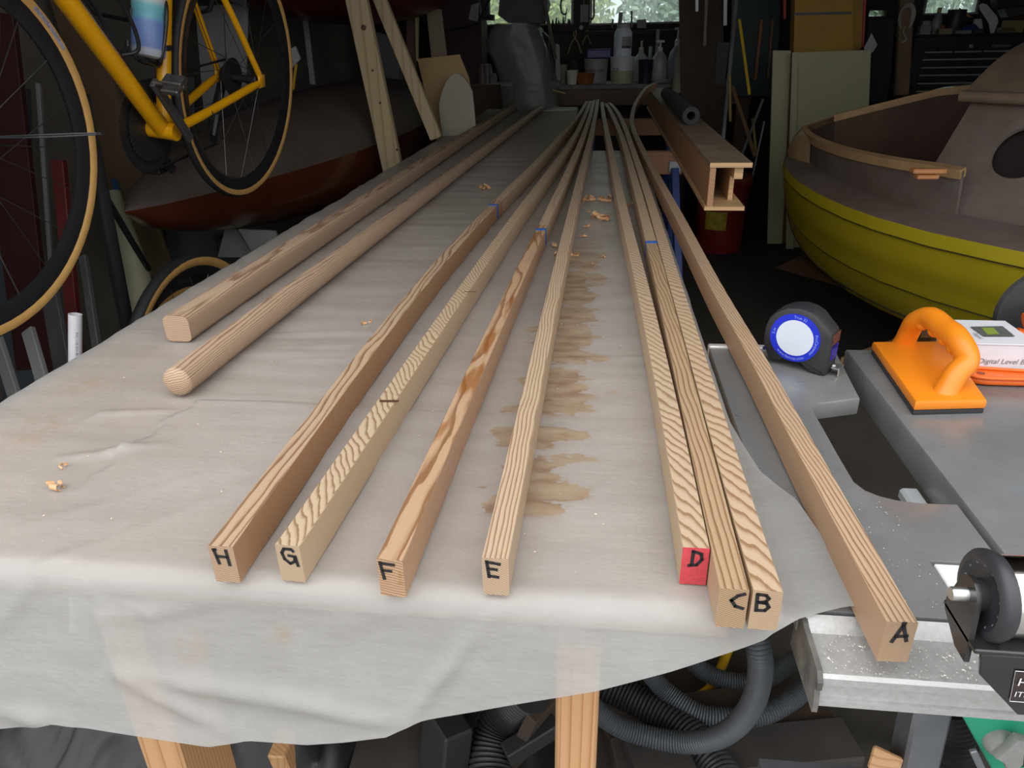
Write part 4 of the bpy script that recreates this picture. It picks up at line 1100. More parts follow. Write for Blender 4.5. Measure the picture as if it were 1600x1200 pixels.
# crumpled black plastic under the left part of the film
def crumple(cx, cy, z0, sx_, sy_, h, seed):
    def fn(u, v):
        x = cx + (u - .5) * sx_; y = cy + (v - .5) * sy_
        e = (1 - (2 * u - 1) ** 4) * (1 - (2 * v - 1) ** 4)
        z = z0 + h * e * (.55 + .45 * noise.noise((x * 5, y * 5, seed)) + .25 * abs(noise.noise((x * 14, y * 9, seed))))
        return (x + .02 * noise.noise((x * 9, y * 9, 3)), y, max(.004, z))
    return fn
bb = MB(); bb.grid(crumple(-.70, .85, .0, .82, .44, .34, 4), 60, 40)
tag(bb.done('plastic_bag', mat('black_bin_bag', (.013, .013, .014), .5, scale=20), None, 70), 'crumpled black plastic bag on the floor under the left end of the film', 'bag')
bb = MB(); bb.grid(crumple(-.16, 1.0, .0, .24, .6, .20, 9), 30, 30)
tag(bb.done('plastic_bag', mat('black_bin_bag', (.013, .013, .014), .5, scale=20), None, 70), 'lower crumpled black bag between the two front bench legs', 'bag')
board('scrap_block', aty(1383, 1192, .50), aty(1383, 1192, .60), .026, .022, fir, 'rough orange end-grain offcut left of the grey saw leg', 'board')

# ---------------------------------------------------------------- bicycles
M_tire = mat('black_tyre', (.020, .020, .021), .6, scale=60)
M_tan = mat('tan_sidewall', (.60, .34, .10), .6, scale=40, var=.08)
M_rim = mat('black_rim', (.018, .018, .020), .22, scale=20)
M_by = mat('yellow_frame_paint', (.85, .40, .005), .25, scale=10, var=.04, coat=.4)
M_spoke = mat('steel_spoke', (.13, .13, .13), .35, metal=.8)
M_dark = mat('black_anodised', (.03, .03, .032), .35, metal=.3, scale=30)
M_sil = mat('worn_silver', (.20, .19, .18), .35, metal=.8, scale=60, var=.3)
def circle(c, r, a, b_, n=64): return [c + (a * math.cos(2 * PI * k / n) + b_ * math.sin(2 * PI * k / n)) * r for k in range(n)]
def wheel(par, c, f, u, l, R=.335, hub_w=.05, tw=.0125):
    """tyre, two tan sidewalls, rim, hub and spokes as one wheel assembly"""
    tyre = MB().tube(circle(c, R - tw, f, u), tw, 12, True).done('tyre', M_tire, par, 60)
    for s in (-1, 1):
        b = MB(); n = 64; vs = []
        for k in range(n):
            e = f * math.cos(2 * PI * k / n) + u * math.sin(2 * PI * k / n)
            for rr_, w in ((R - tw * 1.95, tw * .55), (R - tw * 1.65, tw * .93), (R - tw * .95, tw * 1.06), (R - tw * .62, tw * 1.0)):
                vs.append(c + e * rr_ + l * (s * w))
        b.add(vs, [(k * 4 + j, ((k + 1) % n) * 4 + j, ((k + 1) % n) * 4 + j + 1, k * 4 + j + 1) for k in range(n) for j in range(3)])
        b.done('sidewall', M_tan, tyre, 60)
    b = MB(); n = 64; vs = []
    pr = [(R - .026, .009), (R - .022, .0095), (R - .045, .0085), (R - .056, .003), (R - .056, -.003), (R - .045, -.0085), (R - .022, -.0095), (R - .026, -.009)]
    for k in range(n):
        e = f * math.cos(2 * PI * k / n) + u * math.sin(2 * PI * k / n)
        for r_, w in pr: vs.append(c + e * r_ + l * w)
    b.add(vs, [(k * 8 + j, ((k + 1) % n) * 8 + j, ((k + 1) % n) * 8 + (j + 1) % 8, k * 8 + (j + 1) % 8) for k in range(n) for j in range(8)])
    rim = b.done('rim', M_rim, par, 40)
    MB().lathe([(.016, -hub_w), (.020, -hub_w + .004), (.011, -hub_w + .008), (.011, hub_w - .008), (.020, hub_w - .004), (.016, hub_w)], c, tuple(l), 14).done('hub', M_dark, par, 40)
    for k in range(20):
        a = 2 * PI * (k + .5) / 20; s = 1 if k % 2 else -1; a2 = a + (1.1 if k % 4 < 2 else -1.1)
        e = f * math.cos(a) + u * math.sin(a); h = f * math.cos(a2) + u * math.sin(a2)
        MB().tube([c + h * .019 + l * (s * (hub_w - .006)), c + e * (R - .055)], .0011, 5).done('spoke', M_spoke, par, 0)
    v0 = c + (f * -.55 - u * -.8).normalized() * (R - .056); 
    return rim
rh = atd(375, 122, 2.08); fh = atd(-62, 246, 1.24)
f = (fh - rh).normalized(); u0_ = (V((0, 0, 1)) - f * f.z).normalized(); l0_ = u0_.cross(f)
le = math.radians(8); u = u0_ * math.cos(le) + l0_ * math.sin(le); l = l0_ * math.cos(le) - u0_ * math.sin(le); LB = (fh - rh).length
bk = thing('bicycle', V((rh.x, (rh.y + fh.y) / 2, rh.z)), 'hanging road bicycle with a bright yellow frame and tan-walled tyres', 'bicycle')
def bp(x, y, z): return rh + f * x + l * y + u * z
wheel(bk, rh, f, u, l, .335, .055); wheel(bk, fh, f, u, l, .335, .045, .0135)
BB = bp(.400, 0, -.068)
fm = MB()
fm.tube([bp(.845, 0, .452), BB], [.0225, .0215], 16)
fm.tube([bp(.262, 0, .44), BB + (bp(.262, 0, .44) - BB) * .02], .0165, 16)
fm.tube([bp(.285, 0, .41), bp(.82, 0, .53)], .0165, 16)
fm.tube([bp(.81, 0, .58), bp(.855, 0, .42)], .021, 16)
fm.cyl(BB - l * .036, BB + l * .036, .021, None, 18)
for s in (-1, 1):
    fm.tube(curve([BB + l * (s * .018) + f * -.018, bp(.25, s * .038, -.045), bp(.02, s * .064, -.004)], 6), [.012] * 6 + [.011] * 6 + [.0085], 12)
    fm.tube(curve([bp(.272, s * .016, .40), bp(.13, s * .045, .21), bp(.004, s * .064, .012)], 6), .0085, 12)
    fm.box(bp(.0, s * .065, .0), (.034, .006, .034), Matrix((f, l, u)).transposed(), .002)
fm.done('frame', M_by, bk, 50)
fk = MB()
fk.tube([bp(.85, 0, .60), bp(.862, 0, .38)], .014, 12)
for s in (-1, 1): fk.tube(curve([bp(.86, s * .03, .40), bp(.89, s * .045, .25), fh + l * (s * .05)], 6), [.014] * 9 + [.009] * 4, 12)
fk.done('fork', M_dark, bk, 50)
# cranks, chainrings, pedals
cr = MB()
for r_, y in ((.105, -.042), (.080, -.036)):
    n = 48; pts = [(r_ + (.003 if k % 2 else -.002)) for k in range(n * 2)]
    Mc = Matrix((f, u, l)).transposed().to_4x4(); Mc.translation = BB + l * y
    cr.prism([(pts[k] * math.cos(PI * k / n), pts[k] * math.sin(PI * k / n)) for k in range(n * 2)], .0025, Mc)
cro = cr.done('chainring', M_dark, bk, 30)
la = BB + l * .062; ldir = (f * .62 + u * .78).normalized()
MB().beam(la - ldir * .02, la + ldir * .172, .024, .012, tuple(l), .003).done('crank_arm', mat('worn_grey_crank', (.10, .095, .09), .4, metal=.4, scale=30), bk)
ra = BB - l * .058
MB().beam(ra + ldir * .02, ra - ldir * .172, .024, .012, tuple(l), .003).done('crank_arm', M_dark, bk)
pc = la + ldir * .168 + l * .045
pd = MB().cyl(pc - l * .045, pc + l * .03, .006, None, 10); pd.box(pc + l * .004, (.055, .042, .014), Matrix((f, l, u)).transposed() @ Matrix.Rotation(.5, 3, 'Y'), .004); pd.box(pc + l * .004 + u * .012, (.03, .046, .009), Matrix((f, l, u)).transposed() @ Matrix.Rotation(.5, 3, 'Y'), .003)
pd.done('pedal', M_sil, bk)
pc = ra - ldir * .168 - l * .04
MB().cyl(pc + l * .045, pc - l * .03, .006, None, 10).box(pc, (.075, .05, .018), Matrix((f, l, u)).transposed(), .004).done('pedal', M_dark, bk)
# cassette, chain, derailleurs
cs = MB()
for k in range(8): cs.lathe([(.006, 0), (.052 - k * .004, 0), (.052 - k * .004, .0018), (.006, .0018)], rh - l * (.022 + k * .004), tuple(l), 24)
cs.done('cassette', M_dark, bk, 40)
rdp = bp(.03, -.06, -.075)
MB().tube([bp(.0, -.058, -.02), rdp, bp(.075, -.06, -.155)], [.012, .014, .010], 8).lathe([(.022, 0), (.022, .004)], rdp, tuple(l), 16).lathe([(.022, 0), (.022, .004)], bp(.075, -.06, -.155), tuple(l), 16).done('rear_derailleur', M_dark, bk, 40)
MB().tube([BB - l * .042 + u * .105, rh - l * .04 + u * .045], .0035, 6).tube([BB - l * .042 - u * .105, bp(.08, -.05, -.175)], .0035, 6).done('chain', M_dark, bk, 0)
MB().box(bp(.345, -.02, .125), (.03, .05, .06), Matrix((f, l, u)).transposed(), .006).tube(circle(bp(.354, 0, .115), .0185, f, l, 20), .006, 8, True).done('front_derailleur', M_dark, bk, 40)
# brake cable, bottle cages
MB().tube(curve([bp(.80, .02, .48), bp(.70, .0245, .30), bp(.60, .026, .18), bp(.52, .024, .085), bp(.45, .02, .0), bp(.40, .01, -.09)], 6), .0022, 6).done('shift_cable', M_dark, bk, 0)
for q in (.36, .42): MB().tube(circle(bp(q * .6, .038 + .0, -.048 + (.40 - q) * .1), .0125, l, u, 14), .0016, 5, True).done('cable_tie', M_dark, bk, 0)
dt0, dt1 = BB, bp(.845, 0, .452); dd_ = (dt1 - dt0).normalized(); dn = (u - dd_ * u.dot(dd_)).normalized()
cg = MB(); c0_ = dt0 + dd_ * .235 + dn * .027
cg.box(c0_ + dd_ * .05, (.012, .14, .008), Matrix((l, dd_, dn)).transposed(), .002)
for s in (-1, 1): cg.tube(curve([c0_ - dd_ * .02, c0_ + l * (s * .03) - dd_ * .025 + dn * .03, c0_ + l * (s * .036) + dd_ * .05 + dn * .055, c0_ + l * (s * .034) + dd_ * .12 + dn * .045, c0_ + dd_ * .125 + dn * .012], 6), .0045, 8)
cg.tube(curve([c0_ - dd_ * .02, c0_ - dd_ * .03 + dn * .03, c0_ - dd_ * .022 + dn * .045], 5), .0055, 8)
cg.done('bottle_cage', M_dark, bk, 50)
st0, st1 = BB, bp(.262, 0, .44); sd_ = (st1 - st0).normalized(); sn_ = (f - sd_ * f.dot(sd_)).normalized()
b0 = st0 + sd_ * .155 + sn_ * .060
cg = MB(); c1_ = st0 + sd_ * .165 + sn_ * .021
cg.box(c1_ + sd_ * .06, (.012, .15, .008), Matrix((l, sd_, sn_)).transposed(), .002)
for s in (-1, 1): cg.tube(curve([c1_ - sd_ * .02, b0 + l * (s * .030) - sd_ * .004, b0 + l * (s * .040) + sd_ * .05, b0 + l * (s * .040) + sd_ * .115 - sn_ * .004, c1_ + sd_ * .135], 6), .0045, 8)
cg.tube(curve([c1_ - sd_ * .02, b0 - sd_ * .008, b0 - sd_ * .008 + sn_ * .02], 5), .006, 8)
cg.done('bottle_cage', M_dark, bk, 50)
bot = thing('water_bottle', b0, 'frosted white and blue water bottle in the yellow bicycle cage', 'bottle')
mtb, ntb, bb_ = nodes_of('frosted_blue_bottle')
co = N(ntb, 'ShaderNodeAttribute', attribute_name='rise').outputs['Fac']
vv = noise_(ntb, objco(ntb), 26, 1)
cb = ramp(ntb, co, [(0, (.40, .44, .50)), (.10, (.42, .45, .52)), (.14, (.16, .24, .52)), (.45, (.15, .25, .55)), (.52, (.16, .45, .58)), (.66, (.18, .50, .56)), (.74, (.62, .62, .62)), (1, (.66, .64, .62))])
k = math_(ntb, 'MULTIPLY', math_(ntb, 'GREATER_THAN', vv, .56), math_(ntb, 'GREATER_THAN', co, .72))
cb = mixc(ntb, k, cb, (.75, .12, .15))
ntb.links.new(cb, bb_.inputs['Base Color']); bb_.inputs['Roughness'].default_value = .35
pf = [(.026, 0), (.034, .004), (.037, .012), (.037, .075), (.0345, .085), (.034, .095), (.037, .105), (.037, .145), (.033, .158), (.028, .165), (.028, .185), (.012, .19), (.012, .21)]
bo = MB().lathe(pf, b0, tuple(sd_), 28).done('bottle_body', mtb, bot, 40)
ra_ = bo.data.attributes.new('rise', 'FLOAT', 'POINT'); mw = basis(bo)
ra_.data.foreach_set('value', [((mw @ v.co) - b0).dot(sd_) / .165 for v in bo.data.vertices])
# hanger strap over the front wheel
hs = MB()
for k in (0, .012): hs.tube(curve([atd(-60, 216, 1.17), atd(60, 211 + k * 300, 1.16), atd(150, 208 + k * 200, 1.17), atd(163, 209, 1.2)], 5), .0014, 6)
hs.done('bungee_strap', M_dark, bk, 0)
# tyre label
ml = MB(); n = 10; vs = []
for k in range(n + 1):
    a = math.radians(44 - 17 * k / n); e = (-f) * math.cos(a) + u * math.sin(a)
    for r_, w in ((.335 - .0135 * 1.55, .0135 * .985), (.335 - .0135 * .98, .0135 * 1.095)): vs.append(fh + e * r_ + l * w)
ml.add(vs, [(2 * k, 2 * k + 1, 2 * k + 3, 2 * k + 2) for k in range(n)])
ml.done('tyre_label', mat('grey_blue_label', (.30, .28, .36), .5, scale=150, var=.5), bk, 0)
# standing black bicycle, only its rear wheel and stays show
wc = atd(322, 585, 2.02); 
b2 = thing('bicycle', V((wc.x, wc.y, wc.z - .335)), 'dark bicycle standing behind the bench, showing tan-walled wheels and black tubes', 'bicycle')
wheel(b2, wc, f, u0_, l0_, .335, .05, .017)
wc2 = wc - l0_ * .05 - u0_ * .05
wheel(b2, wc2, f, u0_, l0_, .30, .04, .016)
tb = MB()
tb.tube([aty(128, 150, 1.50), aty(205, 540, 1.62)], .017, 14)
tb.tube([aty(160, 300, 1.55), aty(232, 420, 1.95)], .0085, 10)
tb.done('frame', M_dark, b2, 50)

# ---------------------------------------------------------------- clinker boat with yellow hull
BO, ba, bs = V((.93, 3.50, 0)), V((.62, -.78, 0)).normalized(), V((.78, .62, 0)).normalized()
HEEL = math.radians(9)
def BP(u, s, z):
    """boat frame: u from the rounded end, s across (negative = near side), z up; heeled a little away"""
    s2 = s * math.cos(HEEL) - (z - .3) * math.sin(HEEL); z2 = .3 + (z - .3) * math.cos(HEEL) + s * math.sin(HEEL)
    return BO + ba * u + bs * s2 + V((0, 0, z2 + .045))
LBT = 2.7
def half(u):
    if u <= 0: return .0
    b = .66 * math.sin(PI / 2 * min(1, u / 1.15)) ** .55
    if u > 1.7: b *= 1 - .35 * ((u - 1.7) / 1.0) ** 2
    return b
M_hull = mat('yellow_hull_paint', (.44, .35, .012), .38, scale=5, var=.05, bump=.01)
M_dk = mat('dusty_mahogany_deck', (.125, .08, .06), .7, scale=9, var=.25, dust=(.19, .165, .145))
M_mah = mat('dark_mahogany_inside', (.085, .04, .025), .55, scale=8, var=.3)
M_oak = mat('varnished_pale_timber', (.46, .29, .14), .38, scale=16, var=.18, coat=.3)
M_lapd = mat('painted_lap_shadow', (.05, .045, .01), .8)
boat = thing('boat', BO + ba * 1.3, 'small yellow-hulled wooden boat with a raised dusty cabin on the right', 'boat')
UE = [0.004, .02, .05, .09, .14, .2, .28, .38, .5, .65, .8, 1.0, 1.2, 1.45, 1.7, 1.95, 2.2, 2.45, LBT]
ZSH = .73
def section(u, q):
    """q 0 at the keel .. 1 at the sheer"""
    hb = half(u); kz = .16 + .30 * math.exp(-u / .22)
    w = hb * (math.sin(q * PI / 2) ** .8) * (1.0 if q > .8 else 1 - .02)
    z = kz + (ZSH - kz) * (1 - math.cos(q * PI / 2)) ** .95
    return w, z
STR = [0, .25, .51, .71, .955, 1.0]      # strake edges
for side_ in (-1, 1):
    for si in range(5):
        b = MB(); cols = 7; vs = []
        for u_ in UE:
            for k in range(cols):
                q = STR[si] + (STR[si + 1] - STR[si]) * k / (cols - 1)
                w, z = section(u_, q); lap = .012 * (1 - k / (cols - 1)) * min(1, u_ / .1) * (1 if si else 0)
                vs.append(BP(u_, side_ * (w + lap), z))
            q = STR[si]; w, z = section(u_, q); vs.append(BP(u_, side_ * (w - .004), z + .001))
        m_ = cols + 1
        fs = [(i * m_ + j, i * m_ + j + 1, (i + 1) * m_ + j + 1, (i + 1) * m_ + j) for i in range(len(UE) - 1) for j in range(cols - 1)]
        fs += [(i * m_ + cols, i * m_, (i + 1) * m_, (i + 1) * m_ + cols) for i in range(len(UE) - 1)]
        b.add(vs, fs); b.done('strake', M_hull, boat, 30)
# shadow under the strake laps, put in as dark tubes, thickest at the third
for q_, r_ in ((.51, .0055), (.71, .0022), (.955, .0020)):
    MB().tube([BP(u_, -(section(u_, q_)[0] + .008), section(u_, q_)[1] - .004) for u_ in UE], r_, 6).done('lap_shadow_line', M_lapd, boat, 60)
# deck, coaming, interior
def cin(u): return max(0.0, half(u) - .125) if u > .05 else 0
b = MB(); vs = []; UD = [x for x in UE if x >= .14]
for u_ in UE:
    hb = half(u_); ci = cin(u_) if .06 < u_ < 1.25 else (0 if u_ <= .06 else hb - .125)
    for s_ in (-1, 1):
        vs += [BP(u_, s_ * hb, ZSH), BP(u_, s_ * (hb * .9 + ci * .1), ZSH + .006), BP(u_, s_ * (hb + ci) / 2, ZSH + .018), BP(u_, s_ * ci, ZSH + .022)]
fs = []
for i in range(len(UE) - 1):
    for o_ in (0, 4):
        for j in range(3): fs.append((i * 8 + o_ + j, i * 8 + o_ + j + 1, (i + 1) * 8 + o_ + j + 1, (i + 1) * 8 + o_ + j))
b.add(vs, fs); b.done('side_deck', M_dk, boat, 40)
def cpath(sgn, u0, u1, n, off, z, zt=None):
    return [BP(u_, sgn * (cin(u_) + off), z if zt is None else z) for u_ in np.linspace(u0, u1, n)]
rimz = lambda u_, s_=-1: .835 + .05 * min(1, u_ / .9) + (.052 * min(1, max(0, (u_ - .1) / .3)) if s_ > 0 else 0)
loop = [(u_, -1) for u_ in np.linspace(1.0, .10, 22)] + [(u_, 1) for u_ in np.linspace(.10, 1.35, 26)]
n = len(loop); vi, vo = [], []
cm_ = MB(); vs = []
for (u_, s_) in loop:
    ci = cin(u_)
    for o_, z_ in ((0, ZSH - .01), (.0, rimz(u_, s_)), (.014, rimz(u_, s_)), (.014, ZSH - .01)): vs.append(BP(u_, s_ * (ci + o_), z_))
cm_.add(vs, [(i * 4 + j, i * 4 + (j + 1) % 4, (i + 1) * 4 + (j + 1) % 4, (i + 1) * 4 + j) for i in range(n - 1) for j in range(4)] + [(0, 1, 2, 3), (n * 4 - 1, n * 4 - 2, n * 4 - 3, n * 4 - 4)])
cm_.mi = ([0, 0, 1, 1] if False else [1, 0, 0, 0]) * (n - 1) + [0, 0]
cm_.done('coaming', [M_dk, M_mah], boat, 30)
rl = MB(); vs = []
for (u_, s_) in loop:
    ci = cin(u_) ; zt = rimz(u_, s_)
    for o_, z_ in ((-.008, zt - .022), (-.008, zt + .006), (.024, zt + .006), (.024, zt - .022)): vs.append(BP(u_, s_ * (ci + o_), z_))
rl.add(vs, [(i * 4 + j, i * 4 + (j + 1) % 4, (i + 1) * 4 + (j + 1) % 4, (i + 1) * 4 + j) for i in range(n - 1) for j in range(4)] + [(0, 1, 2, 3), (n * 4 - 1, n * 4 - 2, n * 4 - 3, n * 4 - 4)])
rl.done('coaming_rail', M_oak, boat, 40)
iw = MB(); vs = []
for (u_, s_) in loop:
    for z_, k in ((ZSH + .02, 1.0), (.62, 1.03), (.45, .95), (.32, .7)): vs.append(BP(u_, s_ * cin(u_) * k, z_))
iw.add(vs, [(i * 4 + j, i * 4 + j + 1, (i + 1) * 4 + j + 1, (i + 1) * 4 + j) for i in range(n - 1) for j in range(3)])
iw.done('cockpit_side', M_mah, boat, 40)
MB().add([BP(u_, s_ * .38, .33) for u_ in (.2, 2.4) for s_ in (-1, 1)], [(0, 1, 3, 2)]).done('cockpit_floor', M_mah, boat, 0)
hp0 = [BP(u_, cin(u_) * 1.0 - .006, z_) for u_, z_ in ((.60, .80), (.80, .81), (.80, .73), (.60, .72))]
hc_ = sum(hp0, V((0, 0, 0))) / 4
hx = (hp0[1] - hp0[0]).normalized(); hu = V((0, 0, 1)); hn = hx.cross(hu).normalized()
Mh = Matrix((hx, hu, hn)).transposed().to_4x4(); Mh.translation = hc_
rrp = []
for (cx, cy, a0) in ((.075, -.035, -90), (.075, .035, 0), (-.075, .035, 90), (-.075, -.035, 180)):
    for k in range(4): a = math.radians(a0 + 30 * k); rrp.append((cx + .02 * math.cos(a), cy + .02 * math.sin(a)))
MB().prism(rrp, .004, Mh @ Tz((0, 0, -.002))).done('locker_opening', mat('black_opening', (.008, .006, .005), .9), boat, 0)
# flared outer board round the end of the coaming
eb = MB(); vs = []; el = [(u_, -1) for u_ in np.linspace(.26, .10, 8)] + [(u_, 1) for u_ in np.linspace(.10, 1.3, 12)]
for i_, (u_, s_) in enumerate(el):
    ci = cin(u_); zt = rimz(u_, s_); fl_ = .045 * math.sin(PI * min(1, i_ / 7) / 2) if i_ < 8 else .045 * (1 - (i_ - 8) / 12)
    for o_, z_, bk_ in ((.020, zt + .004, 0), (.022 + fl_ * .6, zt - .03, .5), (.022 + fl_, zt - .085, 1), (.012 + fl_, zt - .125, 1), (.004, zt - .13, 0)):
        vs.append(BP(u_, s_ * (ci + o_), z_) - ba * (fl_ * 1.1 * bk_ * (1 - min(1, u_ / .35))))
eb.add(vs, [(i_ * 5 + j, i_ * 5 + j + 1, (i_ + 1) * 5 + j + 1, (i_ + 1) * 5 + j) for i_ in range(len(el) - 1) for j in range(4)])
eb.done('coaming_end_board', M_oak, boat, 40)
# cabin: near side panel with porthole, leading lip and roof
F0, F1 = aty(1422, 318, 2.50), aty(1524, 150, 2.60)
R0_, R1_ = F0 + ba * 1.5, F1 + ba * 1.5
pw = MB(); pcx = aty(1597, 238, (F0.y + R0_.y) / 2)
px_ = (R0_ - F0).normalized(); pu_ = ((F1 - F0) - px_ * (F1 - F0).dot(px_)).normalized(); pn_ = px_.cross(pu_)
def pcoord(p): d = p - F0; return d.dot(px_), d.dot(pu_)
dcen = ray(1598, 238); tpar = (F0 - CZ).dot(pn_) / dcen.dot(pn_); pch = pcoord(CZ + dcen * tpar)
rad_ = .082
quad_ = [(0, -.04), (pcoord(R0_)[0], pcoord(R0_)[1] - .08), pcoord(R1_), pcoord(F1)]
ring_ = [(pch[0] + rad_ * math.cos(2 * PI * k / 32), pch[1] + rad_ * math.sin(2 * PI * k / 32)) for k in range(32)]
outer = []
for k in range(32):
    a = 2 * PI * k / 32; dx_, dy_ = math.cos(a), math.sin(a); best = 9
    for i in range(4):
        (x1_, y1_), (x2_, y2_) = quad_[i], quad_[(i + 1) % 4]; ex, ey = x2_ - x1_, y2_ - y1_
        den = dx_ * ey - dy_ * ex
        if abs(den) < 1e-9: continue
        tt = ((x1_ - pch[0]) * ey - (y1_ - pch[1]) * ex) / den; ss = ((x1_ - pch[0]) * dy_ - (y1_ - pch[1]) * dx_) / den
        if tt > 0 and -1e-6 <= ss <= 1 + 1e-6: best = min(best, tt)
    outer.append((pch[0] + dx_ * best, pch[1] + dy_ * best))
# keep the true corners of the panel
for c_q in quad_:
    k = min(range(32), key=lambda i: (outer[i][0] - c_q[0]) ** 2 + (outer[i][1] - c_q[1]) ** 2); outer[k] = c_q
to3 = lambda p, d=0: F0 + px_ * p[0] + pu_ * p[1] - pn_ * d
sgn_d = .014 if pn_.dot(bs) < 0 else -.014
vs = [to3(p) for p in outer] + [to3(p) for p in ring_] + [to3(p, sgn_d) for p in ring_] + [to3(p, sgn_d) for p in outer]
fs = []
for k in range(32):
    j = (k + 1) % 32
    fs += [(k, j, 32 + j, 32 + k), (32 + k, 32 + j, 64 + j, 64 + k), (64 + k, 64 + j, 96 + j, 96 + k), (96 + k, 96 + j, j, k)]
pw.add(vs, fs).done('cabin_side', M_dk, boat, 30)
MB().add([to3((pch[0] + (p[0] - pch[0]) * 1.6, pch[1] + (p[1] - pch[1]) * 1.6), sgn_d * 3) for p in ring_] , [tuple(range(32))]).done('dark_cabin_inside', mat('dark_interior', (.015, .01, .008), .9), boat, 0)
rf = MB(); ns = 14; vs = []
for e_ in (-.02, 1.5):
    for k in range(ns + 1):
        f_ = k / ns; p = F1 + ba * e_ + bs * (-.03 + .80 * f_) + V((0, 0, .012 + .15 * (1 - (2 * f_ - 1) ** 2)))
        vs += [p, p - V((0, 0, .028))]
m_ = (ns + 1) * 2; fs = []
for k in range(ns):
    a = k * 2; fs += [(a, a + 2, m_ + a + 2, m_ + a), (a + 1, a + 3, m_ + a + 3, m_ + a + 1), (a, a + 1, a + 3, a + 2), (m_ + a, m_ + a + 1, m_ + a + 3, m_ + a + 2)]
fs += [(0, 1, m_ + 1, m_), (2 * ns, 2 * ns + 1, m_ + 2 * ns + 1, m_ + 2 * ns)]
M_ctop = mat('dusty_cabin_top', (.17, .12, .08), .7, scale=9, var=.2)
rf.add(vs, fs).done('cabin_roof', M_ctop, boat, 40)
MB().tube([F1 + ba * -.025 - bs * .034, F1 + ba * 1.5 - bs * .034], .018, 8).done('roof_lip', M_ctop, boat, 60)
MB().add([F1 + bs * .74 - V((0, 0, .3)), R1_ + bs * .74 - V((0, 0, .3)), R1_ + bs * .74, F1 + bs * .74], [(0, 1, 2, 3)]).done('cabin_side', M_mah, boat, 0)
ob = MB(); q0, q1 = atd(1424, 267, 2.10), atd(1476, 267, 2.10)
ob.beam(q0, q1, .03, .014, bev=.003); ob.beam(atd(1430, 276, 2.10), atd(1464, 276, 2.10), .03, .012, bev=.003)
ob.done('rail_end_block', mat('raw_cedar_block', (.50, .22, .08), .5, scale=20), boat)
# boat cradle
cd = thing('boat_cradle', BO + ba * 1.3, 'timber cradle on the floor under the yellow boat', 'cradle')
for u_ in (.7, 1.9):
    MB().beam(BO + ba * u_ - bs * .5 + V((0, 0, .045)), BO + ba * u_ + bs * .5 + V((0, 0, .045)), .09, .09).done('bearer', fir, cd)
    MB().beam(BO + ba * u_ + V((0, 0, .09)), BO + ba * u_ + V((0, 0, .13)), .09, .09, (1, 0, 0)).done('keel_block', fir, cd)

# ---------------------------------------------------------------- panels, bucket and sticks behind the boat
M_cream = mat('cream_board', (.42, .40, .24), .5, scale=4, var=.06)
M_foamb = mat('yellow_ochre_board', (.42, .25, .04), .7, scale=5, var=.08)
def slab(pts, y, th, nm, m, label, cat, group=None, smooth=30, lean=0.0):
    """upright panel: outline read on the plane y, real thickness going back"""
    P = [aty(px, py, y) for px, py in pts]; z0 = min(p.z for p in P)
    vs = [V((p.x, p.y + (p.z - z0) * lean, max(p.z, .004))) for p in P] + [V((p.x, p.y + th + (p.z - z0) * lean, max(p.z, .004))) for p in P]
    k = len(P)
    o = MB().add(vs, [(i, (i + 1) % k, k + (i + 1) % k, k + i) for i in range(k)] + [tuple(range(k)), tuple(range(2 * k - 1, k - 1, -1))]).done(nm, m, None, smooth)
    return tag(o, label, cat, group)
slab([(1208, 79), (1236, 79), (1222, 381), (1199, 381)], 4.70, .02, 'cream_board', M_cream, 'narrow cream board standing on end, left of the wider cream sheet', 'board')
slab([(1234, 92), (1242, 92), (1232, 380), (1221, 380)], 4.76, .04, 'timber_strip', wood('dark_strip', (.2, .12, .06), (.12, .07, .03), 2), 'dark timber strip standing between the two cream boards', 'board')
slab([(1238, 82), (1247, 81), (1240, 390), (1228, 390)], 4.62, .012, 'cream_board', M_cream, 'thin cream board edge standing just in front of the wide cream sheet', 'board')
slab([(1247, 82), (1361, 78), (1348, 392), (1240, 392)], 4.66, .02, 'cream_sheet', M_cream, 'wide cream sheet standing behind the rounded end of the boat', 'panel')
yb = slab([(1243, -30), (1331, -30), (1333, 79), (1240, 83)], 4.86, .10, 'ochre_board', M_foamb, 'ochre-yellow board strapped with a black band above the cream sheet', 'board')
slab([(1331, -30), (1351, -30), (1346, 76), (1333, 79)], 4.87, .09, 'ochre_board', mat('ochre_board_dim', (.34, .19, .03), .7, scale=5), 'narrow darker ochre board with a red edge right of the strapped one', 'board')
slab([(1351, -30), (1355, -30), (1350, 72), (1347, 74)], 4.86, .09, 'red_strip', mat('red_edge', (.40, .03, .02), .5), 'thin red strip on the edge of the ochre boards', 'strip')
sb_ = MB(); a_, b_ = aty(1240, 22, 4.855), aty(1330, 20, 4.855); sb_.beam(a_, b_, .004, .012); sb_.done('strap_band', M_dark, yb, 0)
slab([(1242, 80), (1348, 78), (1346, 470), (1240, 470)], 4.90, .06, 'timber_prop', mat('brown_prop_board', (.16, .10, .05), .7), 'brown board standing on the floor under the ochre boards', 'board')
bkp = V((.76, 4.62, 0)); bkt = thing('bucket', bkp, 'dark red plastic bucket with a yellow label, on the floor behind the box beam', 'bucket')
bkt.location.z = .0
M_bred = mat('dark_red_plastic', (.22, .018, .018), .4)
MB().lathe([(.135, .0), (.138, .01), (.155, .40), (.165, .405), (.165, .44), (.155, .445), (.148, .445), (.13, .02)], bkp, (0, 0, 1), 32, False).lathe([(.136, .004), (.0, .004)], bkp, (0, 0, 1), 32, False).done('pail', M_bred, bkt, 40)
MB().lathe([(.168, .44), (.168, .455), (.150, .462), (.0, .460)], bkp, (0, 0, 1), 32).done('lid', mat('greyed_red_lid', (.25, .07, .05), .5), bkt, 40)
lp = MB(); n = 8; vs = []
